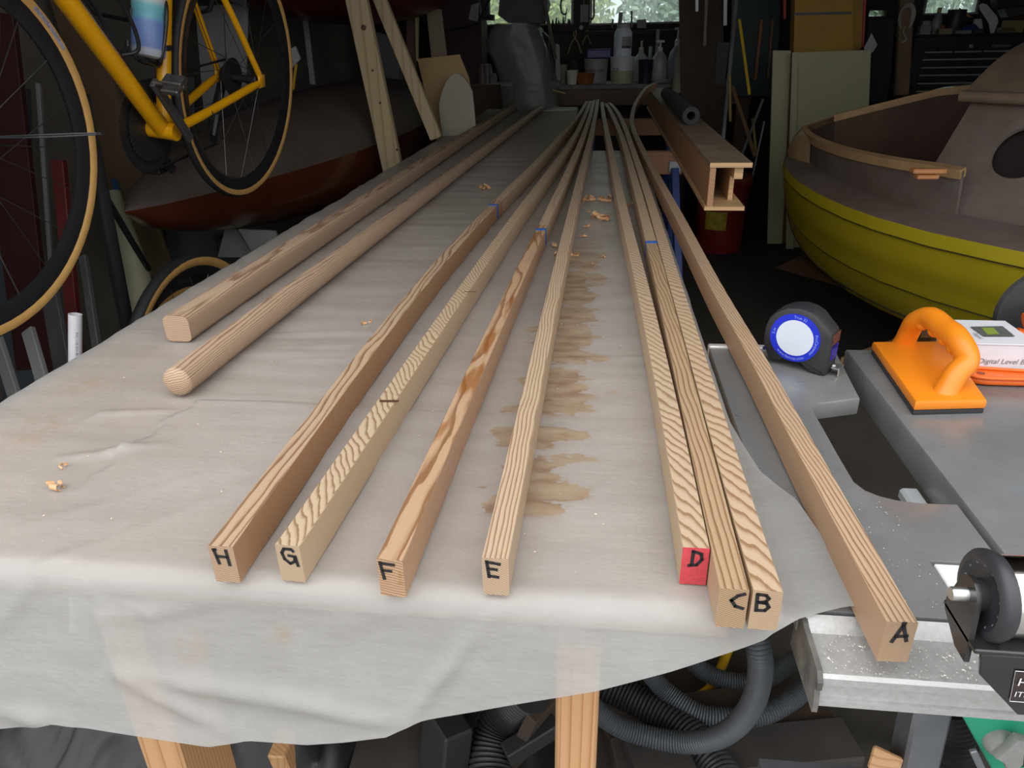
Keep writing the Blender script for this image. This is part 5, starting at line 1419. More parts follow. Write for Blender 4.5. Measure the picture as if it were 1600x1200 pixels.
for k in range(n + 1):
    a = math.radians(-135 + 50 * k / n)
    for z_ in (.15, .26): r_ = .1415 + .040 * z_ ; vs.append(bkp + V((r_ * math.cos(a), r_ * math.sin(a), z_)))
lp.add(vs, [(2 * k, 2 * k + 1, 2 * k + 3, 2 * k + 2) for k in range(n)]); lp.done('paper_label', mat('yellow_label', (.45, .33, .03), .6, scale=30, var=.3), bkt, 0)

def stick(a, ya, b_, yb_, w, m, nm, label, cat='stick', th=None):
    p, q_ = aty(*a, ya), aty(*b_, yb_)
    q_.z = max(q_.z, .006)
    return tag(MB().beam(p, q_, w, th or w, (0, 1, 0), min(w, th or w) * .15).done(nm, m, None, 30), label, cat)
M_con = mat('grey_conduit', (.20, .21, .21), .4, metal=.4); M_ye = mat('yellow_stick', (.62, .42, .01), .5); M_brn = wood('dim_brown_stick', (.20, .12, .06), (.12, .06, .03), 2); M_teal = mat('dim_teal_board', (.035, .055, .06), .7, scale=4)
M_bp = mat('dark_brown_plywood', (.055, .036, .026), .75, scale=6, var=.25); M_gst = mat('grey_metal_strip', (.32, .33, .34), .4, metal=.6)
slab([(1060, -40), (1128, -40), (1135, 210), (1066, 230)], 5.35, .02, 'plywood_sheet', M_bp, 'dark brown plywood sheet standing behind the box beam', 'panel')
slab([(1146, -40), (1222, -40), (1212, 150), (1140, 150)], 5.45, .02, 'teal_board', M_teal, 'dim teal board standing behind the yellow stick', 'panel')
slab([(1120, 66), (1140, 66), (1132, 134), (1117, 130)], 5.33, .01, 'grey_card', mat('dim_grey_card', (.10, .09, .08), .8), 'small grey card hanging left of the grey conduit', 'card')
stick((1153, -30), 5.1, (1128, 235), 4.8, .024, M_con, 'conduit', 'long grey conduit leaning at a slight slant right of the plywood', 'pipe')
stick((1155, 30), 4.9, (1171, 148), 4.75, .017, M_ye, 'yellow_stick', 'bright yellow stick slanting to the right in the dark corner', 'stick')
stick((1140, 118), 4.7, (1141, 190), 4.7, .016, mat('dull_yellow_stick', (.30, .22, .05), .6), 'yellow_stick', 'short dull yellow stick upright beside the grey conduit', 'stick')
stick((1190, 30), 5.437, (1180, 125), 5.437, .022, wood('orange_brown_stick', (.30, .13, .05), (.2, .08, .03), 2), 'wooden_stick', 'orange-brown stick leaning between yellow stick and cream board', 'stick')
stick((1207, 30), 5.439, (1200, 122), 5.439, .018, M_brn, 'wooden_stick', 'thin brown stick leaning just left of the narrow cream board', 'stick')
stick((1144, 135), 4.8, (1180, 245), 4.5, .022, M_brn, 'wooden_stick', 'brown stick slanting down behind the near end of the box beam', 'stick')
stick((1192, 155), 4.7, (1158, 245), 4.5, .014, M_con, 'metal_rod', 'grey rod slanting down to the left behind the box beam', 'rod')
stick((1194, 190), 4.6, (1176, 275), 4.5, .010, M_con, 'metal_rod', 'thin grey rod nearest the narrow cream board', 'rod')
stick((1176, 185), 4.7, (1182, 245), 4.6, .014, mat('dull_yellow_stick', (.30, .22, .05), .6), 'yellow_stick', 'short yellow-brown stick crossing the slanting grey rod', 'stick')
stick((1134, -30), 5.2, (1133, 40), 5.2, .022, M_gst, 'metal_ruler', 'pale metal ruler hanging left of the grey conduit', 'ruler', .004)
stick((1105, -30), 5.2, (1101, 72), 5.2, .018, wood('pale_hanging_lath', (.22, .17, .13), (.15, .1, .07), 2), 'wooden_lath', 'pale lath hanging against the dark plywood', 'lath', .008)
stick((1089, -30), 5.2, (1089, 18), 5.2, .018, M_gst, 'hand_saw_blade', 'bright metal strip hanging at the right edge of the middle window', 'tool', .003)
stick((1226, -30), 5.0, (1226, 30), 5.0, .016, mat('red_edge', (.40, .03, .02), .5), 'red_rod', 'red topped rod hanging left of the ochre board', 'tool')
stick((1418, -30), 5.5, (1408, 150), 5.3, .085, mat('tan_post', (.20, .13, .08), .7, scale=12, var=.2), 'timber_post', 'tan timber post left of the black tool chest', 'post', .05)
slab([(1357, 30), (1398, 30), (1390, 160), (1352, 160)], 5.9, .05, 'dark_locker', mat('dark_slate_panel', (.03, .036, .04), .5), 'dark slate locker beside the tan post', 'cabinet')
cl_ = MB()
for k in range(5):
    c_ = aty(1415, 26, 5.42); cl_.tube([c_ + V(((.032 + .004 * k) * math.cos(2 * PI * j / 24), -.012 - .003 * k, (.055 + .005 * k) * math.sin(2 * PI * j / 24))) for j in range(24)], .004, 6, True)
cl_.tube(curve([aty(1415, 40, 5.38), aty(1412, 50, 5.38), aty(1416, 62, 5.36), aty(1408, 66, 5.36)], 5), .005, 6)
tag(cl_.done('coiled_cord', mat('off_white_cord', (.42, .40, .35), .6), None, 60), 'coil of off-white cord hanging on the tan post', 'cord')
slab([(1350, 75), (1362, 52), (1371, 70), (1364, 82), (1352, 82)], 4.685, .006, 'plastic_bag', mat('cloudy_plastic', (.30, .31, .33), .3), 'small cloudy plastic bag poking up behind the cream sheet', 'bag')

# tool chest and the things on it
ch = thing('tool_chest', V((2.40, 5.85, .45)), 'black metal tool chest with silver drawer pulls under the right window', 'tool chest')
M_chest = mat('black_chest_enamel', (.016, .017, .018), .3, scale=10)
zt_ = aty(1437, 57, 5.6).z
MB().box((2.41, 5.86, (zt_ + .42) / 2), (.70, .50, zt_ - .42), None, .006).done('chest_body', M_chest, ch)
MB().box((2.41, 5.86, zt_ + .004), (.71, .51, .012), None, .004).done('chest_lid', M_chest, ch)
zr = [aty(1500, y, 5.6).z for y in (80.9, 92.6, 105, 117, 129.7, 142)]
for i, z_ in enumerate(zr):
    segs = [(2.135, 2.315), (2.32, 2.50), (2.505, 2.69)] if i == 0 else [(2.13, 2.695)]
    for a, b_ in segs:
        d_ = MB().box(((a + b_) / 2, 5.606, z_ - .020), (b_ - a, .012, .044), None, .002).done('drawer', M_chest, ch)
        MB().box(((a + b_) / 2, 5.596, z_), (b_ - a - .008, .014, .010), None, .003).done('pull_strip', mat('dull_silver_pull', (.46, .45, .40), .35, metal=.6), d_)
MB().lathe([(.012, 0), (.012, .006), (.008, .007)], aty(1517, 72, 5.605), (0, -1, 0), 14).done('lock', M_gst, ch)
vs, fs = text_verts('CRAFTSMAN', .020); p = aty(1564, 72, 5.603)
MB().add([V((p.x + v.x, 5.6015, p.z + v.y)) for v in vs], fs).done('chest_lettering', mat('silver_lettering', (.4, .4, .38), .4), ch, 0)
MB().box((2.41, 5.87, .21), (.74, .48, .42), None, .004).done('lower_cabinet', M_chest, ch)
zc_ = zt_ + .010
def onchest(px, y): return V((aty(px, 50, y).x, y, zc_))
p = onchest(1461, 5.72); hgt = aty(1461, 12, 5.72).z - zc_
b1 = thing('spray_bottle', p, 'grey plastic bottle with a tan cap on the black tool chest', 'bottle')
MB().lathe([(.026, 0), (.030, .006), (.030, hgt * .55), (.016, hgt * .78), (.012, hgt * .82)], p, (0, 0, 1), 18).done('bottle_body', mat('dim_grey_plastic', (.20, .22, .22), .4), b1)
MB().lathe([(.013, hgt * .80), (.013, hgt), (.004, hgt)], p, (0, 0, 1), 14).done('cap', mat('tan_cap', (.40, .25, .08), .5), b1)
p = onchest(1489, 5.70); hgt = aty(1489, 15, 5.70).z - zc_
MBc = MB().lathe([(.052, 0), (.054, .004), (.057, hgt - .004), (.055, hgt), (.050, hgt), (.048, .01)], p, (0, 0, 1), 24)
tag(MBc.done('black_tin', mat('black_tin', (.02, .022, .022), .5), None, 40), 'black tin standing in front of the right window', 'tin')
def cbox(px, y, w, d_, h_, m, nm, lab, cat='box', rz=0):
    p = onchest(px, y); return tag(MB().box(p + V((0, 0, h_ / 2)), (w, d_, h_), Matrix.Rotation(rz, 3, 'Z'), .003).done(nm, m, None), lab, cat)
cbox(1472, 5.78, .03, .05, .055, mat('orange_carton', (.65, .16, .02), .5), 'orange_box', 'small orange box between the grey bottle and black tin')
cbox(1475, 5.64, .085, .05, .036, mat('tan_tin', (.22, .18, .10), .5), 'tan_box', 'low tan box at the front edge of the tool chest below the bottle')
cbox(1443, 5.67, .07, .06, .055, mat('grey_glass_jars', (.22, .23, .23), .3), 'small_jar_box', 'grey box of small jars at the left end of the tool chest')
cbox(1446, 5.80, .08, .05, .085, M_gst, 'metal_tray', 'grey metal tray behind the jar box on the chest')
cbox(1503, 5.66, .10, .06, .022, mat('grey_green_box', (.17, .19, .16), .5), 'flat_box', 'flat grey-green box in front of the black tin')
cbox(1527, 5.68, .06, .05, .03, mat('dark_steel', (.06, .06, .06), .4, metal=.5), 'steel_block', 'dark steel block right of the flat box on the chest')
cbox(1580, 5.75, .10, .1, .075, mat('dim_ochre_carton', (.24, .17, .06), .6), 'ochre_box', 'dim ochre carton right of the white paddle')
cbox(1571, 5.66, .09, .06, .03, mat('dark_ochre_carton', (.12, .08, .04), .6), 'brown_box', 'low brown carton in front of the ochre one')
p = onchest(1515, 5.74)
cb_ = MB().grid(lambda u_, v_: p + V(((u_ - .5) * .16, (v_ - .5) * .1, .055 * (1 - (2 * u_ - 1) ** 2) * (1 - (2 * v_ - 1) ** 2) * (1 + .5 * noise.noise((u_ * 5, v_ * 5, 2))))), 16, 12)
tag(cb_.done('blue_rag', mat('blue_cloth', (.03, .045, .20), .8, scale=40), None, 70), 'crumpled blue rag right of the black tin', 'rag')
slab([(1520, 45), (1524, 30), (1534, 29), (1536, 46)], 5.80, .02, 'white_scraper', mat('white_scraper', (.48, .47, .46), .5), 'white plastic scraper standing behind the blue rag', 'scraper')
slab([(1507, 25), (1500, 12), (1512, 22), (1520, 27)], 5.82, .02, 'red_clip', mat('orange_carton', (.65, .16, .02), .5), 'red-orange clip leaning at the window behind the tin', 'clip')
slab([(1548, 53), (1553, 52), (1560, 34), (1558, 26), (1542, 7), (1535, 5), (1530, 8), (1531, 15), (1545, 36)], 5.68, .006, 'white_paddle', mat('white_paddle', (.52, .50, .47), .5), 'long white paddle standing aslant on the tool chest', 'paddle', None, 30)
slab([(1569, 14), (1605, 10), (1605, 20), (1575, 27)], 5.66, .10, 'steel_bar_clamp', mat('dark_grey_steel', (.10, .10, .11), .3, metal=.7), 'dark steel bar clamp above the boxes at the right end of the chest', 'clamp')
slab([(1556, -30), (1605, -30), (1605, 9), (1588, 8), (1560, 20)], 5.9, .10, 'grinder', mat('black_machine', (.02, .02, .022), .4), 'black bench grinder at the right end of the window', 'machine')

# ---------------------------------------------------------------- back bench and what stands on it
YB0 = 5.60; ZB = aty(960, 132, YB0).z
t = thing('back_bench', (-.1, 5.98, 0), 'dark wooden bench along the back wall under the windows', 'workbench')
M_bb = mat('worn_bench_top', (.16, .15, .14), .7, scale=14, var=.3); M_ap = wood('dark_red_apron', (.115, .055, .03), (.07, .032, .02), 0, .01)
MB().box((-.05, 5.98, ZB - .015), (2.2, .76, .03), None, .003).done('bench_top', M_bb, t)
MB().box((-.05, YB0 + .025, ZB - .085), (2.2, .04, .11), None, .003).done('apron', M_ap, t)
for x in (-1.1, -.1, 1.0): MB().box((x, YB0 + .08, (ZB - .03) / 2), (.09, .09, ZB - .03), None, .004).done('leg', M_ap, t)
MB().box((-.05, 5.98, .30), (2.1, .70, .03)).done('lower_shelf', M_ap, t)
def on(px, y): return V((aty(px, 120, y).x, y, ZB + .001))
def hgt_(px, py, y): return aty(px, py, y).z - ZB
M_wp = mat('white_plastic', (.62, .63, .64), .45, scale=20, var=.04); M_gp = mat('dim_grey_plastic_tub', (.30, .27, .26), .5)
def lth(nm, p, prof, m, parent=None, n=24): return MB().lathe(prof, p, (0, 0, 1), n).done(nm, m, parent, 40)
def printed(s, size, c, r, m, parent, nm='lettering'):
    vs, fs = text_verts(s, size)
    MB().add([V((c.x + r * math.sin(v.x / r), c.y - r * math.cos(v.x / r), c.z + v.y)) for v in vs], fs).done(nm, m, parent, 0)
# white tub with jar on top
yq = 5.74; p = on(971, yq); h = hgt_(971, 89, yq); R1 = (aty(990, 90, yq).x - aty(952, 90, yq).x) / 2
tub = thing('plastic_tub', p, 'white plastic tub with black print carrying the tall white jar', 'tub')
lth('tub_body', p, [(R1 * .86, 0), (R1 * .88, .004), (R1 * .97, h * .92), (R1, h * .93), (R1, h), (R1 * .1, h)], M_wp, tub)
lth('tub_contents', p, [(R1 * .885, .006), (R1 * .955, h * .48)], mat('yellowish_contents', (.40, .38, .24), .5), tub)
printed('ICE', .030, p + V((-.045, 0, h * .54)), R1 * .95, M_ink, tub)
pj = p + V((0, 0, h + .002)); hj = hgt_(971, 39, yq) - h; rj = (aty(985, 70, yq).x - aty(957, 70, yq).x) / 2
jar = thing('white_jar', pj, 'tall white plastic jar with a grey label standing on the tub', 'jar')
lth('jar_body', pj, [(rj * .95, 0), (rj, .006), (rj, hj * .70), (rj * .95, hj * .76), (rj * .72, hj * .88), (rj * .70, hj * .90)], mat('white_jar_plastic', (.70, .74, .80), .4), jar)
lth('lid', pj, [(rj * .74, hj * .89), (rj * .74, hj), (rj * .68, hj + .003)], mat('grey_lid', (.40, .42, .44), .5), jar)
lb = MB(); vs = []; n = 8
for k in range(n + 1):
    a = math.radians(-98 + 72 * k / n)
    for z_ in (hj * .26, hj * .62): vs.append(pj + V((rj * 1.01 * math.cos(a), rj * 1.01 * math.sin(a), z_)))
lb.add(vs, [(2 * k, 2 * k + 1, 2 * k + 3, 2 * k + 2) for k in range(n)]); lo = lb.done('paper_label', mat('grey_label', (.30, .29, .29), .6, scale=60, var=.3), jar, 0)
lb = MB(); vs = []
for k in range(n + 1):
    a = math.radians(-98 + 72 * k / n)
    for z_ in (hj * .26, hj * .34): vs.append(pj + V((rj * 1.02 * math.cos(a), rj * 1.02 * math.sin(a), z_)))
lb.add(vs, [(2 * k, 2 * k + 1, 2 * k + 3, 2 * k + 2) for k in range(n)]); lb.done('label_band', mat('dark_band', (.06, .06, .07), .6), lo, 0)
# grey tub with blue box on top
yq = 5.80; p = on(931, yq); h = hgt_(931, 92, yq); R1 = (aty(950, 90, yq).x - aty(912, 90, yq).x) / 2
tub = thing('plastic_tub', p, 'dim grey plastic tub with printed lettering under the blue box', 'tub')
lth('tub_body', p, [(R1 * .86, 0), (R1 * .88, .004), (R1 * .97, h * .92), (R1, h * .93), (R1, h), (R1 * .1, h)], M_gp, tub)
printed('MIXTURES', .026, p + V((0, 0, h * .52)), R1 * .945, M_ink, tub)
x0_, x1_ = aty(917, 85, yq).x, aty(955, 85, yq).x
tag(MB().box(((x0_ + x1_) / 2, yq, ZB + h + .034), (x1_ - x0_, .12, .062), None, .008).done('blue_box', mat('dark_blue_plastic', (.03, .03, .16), .4), None), 'dark blue plastic box lying on the grey tub', 'box')
def cup(px, y, ptop, wt, wb, m, nm, lab, cat='cup'):
    p = on(px, y); h = hgt_(px, ptop, y)
    return tag(MB().lathe([(wb, 0), (wt, h - .003), (wt * 1.05, h), (wt * .94, h), (wb * .9, .006)], p, (0, 0, 1), 22).done(nm, m, None, 40), lab, cat)
cup(894, 5.66, 110, .042, .032, mat('cream_paper_cup', (.60, .58, .48), .6), 'paper_cup', 'cream paper cup at the front of the back bench')
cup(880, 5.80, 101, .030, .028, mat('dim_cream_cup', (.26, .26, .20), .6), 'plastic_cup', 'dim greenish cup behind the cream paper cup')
cup(914, 5.70, 114, .070, .055, mat('dark_orange_bowl', (.26, .09, .01), .5), 'orange_bowl', 'dark orange bowl beside the cream paper cup', 'bowl')
cup(896, 5.82, 94, .035, .035, mat('smoked_glass', (.04, .045, .045), .2), 'dark_jar', 'dark glass jar behind the cream paper cup', 'jar')
cup(1008, 5.66, 93, .052, .045, mat('blue_black_can', (.018, .02, .035), .5), 'black_can', 'blue-black can in front of the pump bottles', 'can')
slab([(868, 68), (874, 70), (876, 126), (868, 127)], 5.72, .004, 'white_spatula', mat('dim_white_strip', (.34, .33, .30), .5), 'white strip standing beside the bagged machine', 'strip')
def pump(px, y, ptop, pshoulder, w, m, mcap, lab, head=True):
    p = on(px, y); h = hgt_(px, ptop, y); hs_ = hgt_(px, pshoulder, y)
    t = thing('pump_bottle', p, lab, 'bottle')
    lth('bottle_body', p, [(w * .92, 0), (w, .006), (w, hs_ * .62), (w * .8, hs_ * .82), (w * .3, hs_)], m, t, 20)
    lth('neck', p, [(w * .32, hs_ * .98), (w * .32, hs_ + (h - hs_) * .3), (w * .12, hs_ + (h - hs_) * .4), (w * .12, h - .012)], mcap, t, 12)
    if head: MB().beam(p + V((-.028, 0, h - .008)), p + V((.028, 0, h - .008)), .014, .016, bev=.004).done('pump_head', mcap, t)
    return t
M_cl = mat('cloudy_bottle', (.36, .37, .37), .4, scale=14, var=.15); M_tanc = mat('tan_nozzle', (.36, .30, .24), .5)
pump(1000, 5.90, 61, 82, .060, M_cl, M_tanc, 'cloudy bottle with a tan nozzle right of the white tub', False)
pump(1029, 5.78, 63, 80, .060, mat('cloudy_tan_bottle', (.40, .36, .33), .4, scale=14), M_wp, 'cloudy pump bottle with white head, middle one of three bottles')
pump(1055, 5.88, 43, 72, .062, mat('cloudy_blue_bottle', (.27, .29, .34), .4), M_wp, 'bluish pump bottle with white head beside the pale paper roll')
cup(1014, 5.95, 73, .014, .014, mat('pale_green_tube', (.32, .38, .33), .4), 'glue_tube', 'pale green tube behind the bottles', 'tube')
cup(1024, 6.0, 46, .014, .014, mat('grey_tube', (.28, .30, .32), .4), 'caulk_tube', 'tall grey tube behind the middle pump bottle', 'tube')
slab([(1022, 124), (1050, 124), (1050, 129), (1022, 130)], 5.62, .03, 'putty_knife', M_dark, 'dark putty knife lying at the front of the bench', 'tool')
pr0 = aty(1061, 148, 5.45); pr1 = aty(1074, 53, 5.55)
tag(MB().tube([pr0, pr0.lerp(pr1, .5), pr1], [.055, .052, .045], 18).done('paper_roll', mat('pale_yellow_paper', (.38, .37, .26), .6, scale=8, var=.12), None, 50), 'pale yellow paper roll standing by the right end of the back bench', 'paper roll')
tag(MB().box((pr0.x, 5.45, (pr0.z - .003) / 2), (.16, .16, pr0.z - .003)).done('dark_crate', M_bp, None), 'dark crate on the floor under the paper roll', 'crate')
# things hung on the wall and on the window sill
cc_ = aty(882, 9, 6.30)
pts = [cc_ + V((.03 * math.cos(a), 0, .06 * math.sin(a))) for a in np.linspace(.9, 2 * PI - .9, 14)]
cpb = MB().tube(pts, .007, 8); cpb.tube([pts[-1] + V((0, 0, .03)), aty(882, 38, 6.30)], .004, 6); cpb.tube([cc_ + V((0, 0, .05)), cc_ + V((0, 0, .14))], .003, 6)
tag(cpb.done('c_clamp', M_dark, None, 60), 'black C-clamp hanging in front of the middle-left window', 'clamp')
tg = thing('hang_tag', aty(913, 20, 6.32), 'small grey tag hung on the post between the windows', 'tag')
MB().box(aty(913, 21, 6.32), (.062, .004, .12), None, .002).done('tag_card', mat('grey_tag_card', (.24, .23, .22), .6, scale=60, var=.3), tg)
MB().tube([aty(912, 9, 6.32), aty(912, -6, 6.32)], .003, 5).done('string', mat('pale_string', (.3, .3, .28), .7), tg, 0)
hk_ = MB().tube(curve([aty(928, -15, 6.33), aty(928, 10, 6.33), aty(928, 24, 6.33), aty(925, 30, 6.33), aty(922, 28, 6.33)], 5), .007, 8)
tag(hk_.done('hanging_hook', M_dark, None, 60), 'black cord with a hook hanging at the left side of the wide window', 'hook')
MBq = MB().lathe([(.016, 0), (.016, .006), (.006, .008)], aty(908, 43, 6.34), (0, -1, 0), 18)
tag(MBq.done('wall_button', mat('grey_button', (.4, .4, .38), .5), None), 'round grey button on the wall below the hanging tag', 'button')
def pliers(px, py, s, lab):
    c_ = aty(px, py, 6.32); b = MB()
    for k in (-1, 1):
        b.tube(curve([c_ + V((k * .006 * s, 0, .05 * s)), c_ + V((k * .010 * s, 0, .015 * s)), c_ + V((-k * .002 * s, 0, 0)), c_ + V((k * .03 * s, 0, -.05 * s)), c_ + V((k * .055 * s, 0, -.12 * s))], 5), .007 * s, 6)
    tag(b.done('pliers', mat('tan_plier_grips', (.36, .31, .18), .5), None, 60), lab, 'pliers')
pliers(898, 58, 1.0, 'open pliers with pale grips hanging under the window post')
pliers(917, 54, .6, 'smaller pliers hanging right of the open pale pliers')
rr = random.Random(3)
for i, (px, pt) in enumerate(((864, 30), (869, 27), (873, 31), (880, 26), (888, 29), (891, 30))):
    a = aty(px, 40, 6.28); b_ = aty(px + rr.uniform(-1, 1), pt, 6.28)
    tag(MB().tube([a - V((0, 0, .03)), a.lerp(b_, .5), b_], [.008, .008, .003], 7).done('screwdriver', M_dark, None, 50), 'dark slim tool standing in the rack below the middle-left window', 'tool', 'slim tools in the sill rack')
MB_r = MB().box(aty(877, 44, 6.29), (.22, .05, .05), None, .004)
tag(MB_r.done('tool_rack', M_darkwall, None), 'dark wooden tool rack under the middle-left window', 'rack')
for px, pt, w, lab in ((956, 30, .014, 'short dark handle standing left of the square dark one on the sill'), (968, 19, .030, 'square dark handle standing behind the white jar'), (987, 17, .014, 'slim dark bar standing right of the white jar')):
    a = aty(px, 44, 6.29); b_ = aty(px + (2 if px < 985 else 0), pt, 6.29)
    tag(MB().beam(a, b_, w, w, (0, 1, 0), .002).done('hand_tool', M_dark, None), lab, 'tool')
slab([(995, 31), (1010, 30), (1010, 44), (996, 44)], 6.28, .06, 'black_box', M_dark, 'small black box on the sill of the wide window', 'box')
sill = MB().box((.28, 6.31, aty(990, 46, 6.31).z - .02), (.86, .08, .03), None, .003)
tag(sill.done('tool_shelf', M_darkwall, None), 'dark shelf under the wide window carrying small tools', 'shelf')

# ---------------------------------------------------------------- bagged machine
ym = 5.15
mc = thing('floor_machine', V((aty(825, 170, ym).x, ym, 0)), 'dark machine standing under a grey plastic bag with a black head', 'machine')
xm = aty(825, 100, ym).x
M_mach = mat('dark_machine_iron', (.03, .032, .033), .5)
MB().box((xm + .02, ym + .12, .40), (.36, .34, .80), None, .01).done('stand', M_mach, mc)
MB().box((xm + .01, ym + .12, 1.03), (.24, .24, .46), None, .03).done('column', M_mach, mc)
P_ = [aty(px, py, ym) for px, py in ((779, 24), (783, -25), (850, -25), (856, 5), (848, 36), (795, 36))]
k = len(P_); vs = [p + V((0, -.02, 0)) for p in P_] + [p + V((0, .26, 0)) for p in P_]
MB().add(vs, [(i, (i + 1) % k, k + (i + 1) % k, k + i) for i in range(k)] + [tuple(range(k)), tuple(range(2 * k - 1, k - 1, -1))]).done('machine_head', mat('black_machine_head', (.010, .010, .010), .5), mc)
MB().beam(aty(848, -10, ym - .06), aty(868, 92, ym + .0), .02, .05, (0, 1, 0), .003).done('belt_guard', mat('dark_brown_guard', (.05, .036, .022), .5), mc)
gb_ = bpy.data.materials.new('cloudy_bag_film'); gb_.use_nodes = True; nt = gb_.node_tree; b = nt.nodes['Principled BSDF']; out = nt.nodes['Material Output']
b.inputs['Base Color'].default_value = (.30, .31, .28, 1); b.inputs['Roughness'].default_value = .22
bump_(nt, b, noise_(nt, objco(nt), 14, 4), .5, .02)
tp = N(nt, 'ShaderNodeBsdfTransparent'); tp.inputs[0].default_value = (.85, .87, .84, 1); mx = N(nt, 'ShaderNodeMixShader'); mx.inputs[0].default_value = .58
nt.links.new(b.outputs[0], mx.inputs[1]); nt.links.new(tp.outputs[0], mx.inputs[2]); nt.links.new(mx.outputs[0], out.inputs[0])
L_ = [(172, 782, 873), (150, 780, 873), (125, 778, 868), (100, 770, 862), (80, 760, 858), (62, 757, 852), (46, 763, 845), (36, 774, 838)]
bgm = MB(); vs = []; nb = 40
for i, (py, xa, xb) in enumerate(L_):
    a, c_ = aty(xa, py, ym), aty(xb, py, ym); ctr_ = (a + c_) / 2; hw = (c_.x - a.x) / 2; hd = .21
    for j in range(nb):
        th_ = 2 * PI * j / nb; cx_, sy_ = math.cos(th_), math.sin(th_)
        e = .6; px_2 = math.copysign(abs(cx_) ** e, cx_); py_2 = math.copysign(abs(sy_) ** e, sy_)
        w = 1 + .04 * noise.noise((j * .7, i * .25, 2))
        vs.append(V((ctr_.x + hw * px_2 * w, ym + .12 + hd * py_2 * w, ctr_.z + (.01 * noise.noise((j * .5, 3, i)) if i else 0))))
k = len(L_)
bgm.add(vs, [(i * nb + j, i * nb + (j + 1) % nb, (i + 1) * nb + (j + 1) % nb, (i + 1) * nb + j) for i in range(k - 1) for j in range(nb)] + [tuple((k - 1) * nb + j for j in range(nb))])
tag(bgm.done('plastic_bag', gb_, None, 70), 'cloudy grey plastic bag pulled over the machine at the rear of the bench', 'bag')
tag(MB().beam(aty(864, 141, 4.98), aty(883, 146, 4.95), .012, .006).done('pencil', mat('yellow_pencil', (.40, .24, .04), .5), None), 'short yellow pencil sticking out beside the plastic bag', 'pencil')

# ---------------------------------------------------------------- left side: timber, panels, kayaks
pine = wood('pale_pine_stud', (.52, .41, .24), (.36, .25, .12), axis=2, s=.014)
pa, pb_ = aty(532, -160, 3.2), aty(612, 275, 3.2)
a0, a1 = aty(558, 0, 3.21), aty(616, 272, 3.21); dd3 = (a1 - a0) / (a1.z - a0.z)
tb_, bb2 = a0 + dd3 * (2.45 - a0.z), a0 + dd3 * (.01 - a0.z)
pl_ = thing('timber_prop', bb2, 'pale knotty two-by-four prop leaning up to the ceiling behind the bench', 'timber')
MB().beam(bb2, tb_, .088, .038, (0, 1, 0), .003).done('stud', pine, pl_)
for px, py, r_ in ((568, 43, .011), (582, 110, .005), (594, 161, .005), (620, 234, .005)):
    c_ = aty(px, py, 3.1885); MB().lathe([(r_, 0), (r_ * .8, .0015)], c_, (0, -1, 0), 14).done('knot', mat('dark_knot', (.10, .035, .02), .6), pl_, 30)
a0, a1 = aty(594, 0, 3.42), aty(682, 216, 3.42)
board('timber_prop', a0 + (a0 - a1) * 1.2, a1 + V((0, 0, .0)), .055, .035, pine, 'second, thinner pale prop slanting down to the plywood panel', 'timber', None, (0, 1, 0))
def upright(pts, y, th, nm, m, lab, cat='board'): return slab(pts, y, th, nm, m, lab, cat)
upright([(636, -30), (648, -30), (652, 420), (636, 420)], 4.9, .05, 'timber_post', wood('dim_red_post', (.14, .075, .05), (.09, .05, .03), 2), 'dim reddish post left of the plywood panel', 'post')
upright([(648, 5), (654, 5), (653, 95), (650, 95)], 4.88, .02, 'pale_strip', pine, 'thin pale strip fixed on the dim reddish post', 'strip')
upright([(666, 14), (689, 14), (698, 88), (674, 90)], 4.9, .02, 'pale_board', wood('grey_pine_board', (.34, .27, .18), (.25, .18, .11), 2), 'pale board standing up behind the plywood panel')
upright([(652, 92), (718, 85), (733, 122), (748, 225), (683, 225)], 3.70, .008, 'plywood_sheet', mat('ochre_plywood', (.34, .22, .09), .6, scale=7, var=.14), 'ochre plywood panel standing on the rear bench left of the bagged machine', 'panel')
upright([(694, 232), (687, 180), (686, 163), (690, 145), (697, 128), (704, 119), (711, 115), (718, 116), (724, 121), (731, 130), (738, 142), (741, 170), (746, 232)], 3.62, .012, 'rounded_board', mat('pale_cream_panel', (.33, .31, .24), .5, scale=4, var=.08), 'pale round-topped panel leaning in front of the ochre plywood', 'panel')
upright([(690, -30), (745, -30), (752, 40), (752, 150), (692, 150)], 5.75, .3, 'dark_cabinet', mat('dark_red_cabinet', (.045, .02, .014), .6), 'dark red-brown cabinet behind the ochre plywood', 'cabinet')
upright([(735, 132), (780, 132), (785, 240), (738, 240)], 5.45, .1, 'brown_drawer_unit', mat('brown_drawer_front', (.07, .035, .022), .6), 'dark brown drawer unit left of the bagged machine', 'cabinet')
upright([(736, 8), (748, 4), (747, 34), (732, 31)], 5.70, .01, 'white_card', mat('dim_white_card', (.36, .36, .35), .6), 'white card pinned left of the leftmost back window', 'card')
upright([(748, -20), (763, -20), (764, 22), (771, 23), (771, 32), (748, 31)], 5.9, .08, 'black_drill', mat('blue_black_drill', (.02, .022, .04), .5), 'blue-black drill hanging in the leftmost back window', 'tool')
for i, (px, pt, w, c_) in enumerate(((754, 101, .035, (.22, .15, .13)), (762, 100, .035, (.26, .24, .22)), (770, 115, .03, (.30, .30, .30)))):
    yy = 5.70 if i < 2 else 5.66
    q_ = V((aty(px, 120, yy).x, yy, ZB + .001)); h = aty(px, pt, yy).z - ZB
    tag(MB().lathe([(w, 0), (w, h * .8), (w * .8, h * .9), (w * .8, h)], q_, (0, 0, 1), 16).done('jar', mat('dim_jar_%d' % i, c_, .4), None, 40), ('dim reddish jar at the left end of the back bench', 'dim pale jar beside the reddish one on the back bench', 'small white jar beside the bagged machine')[i], 'jar')
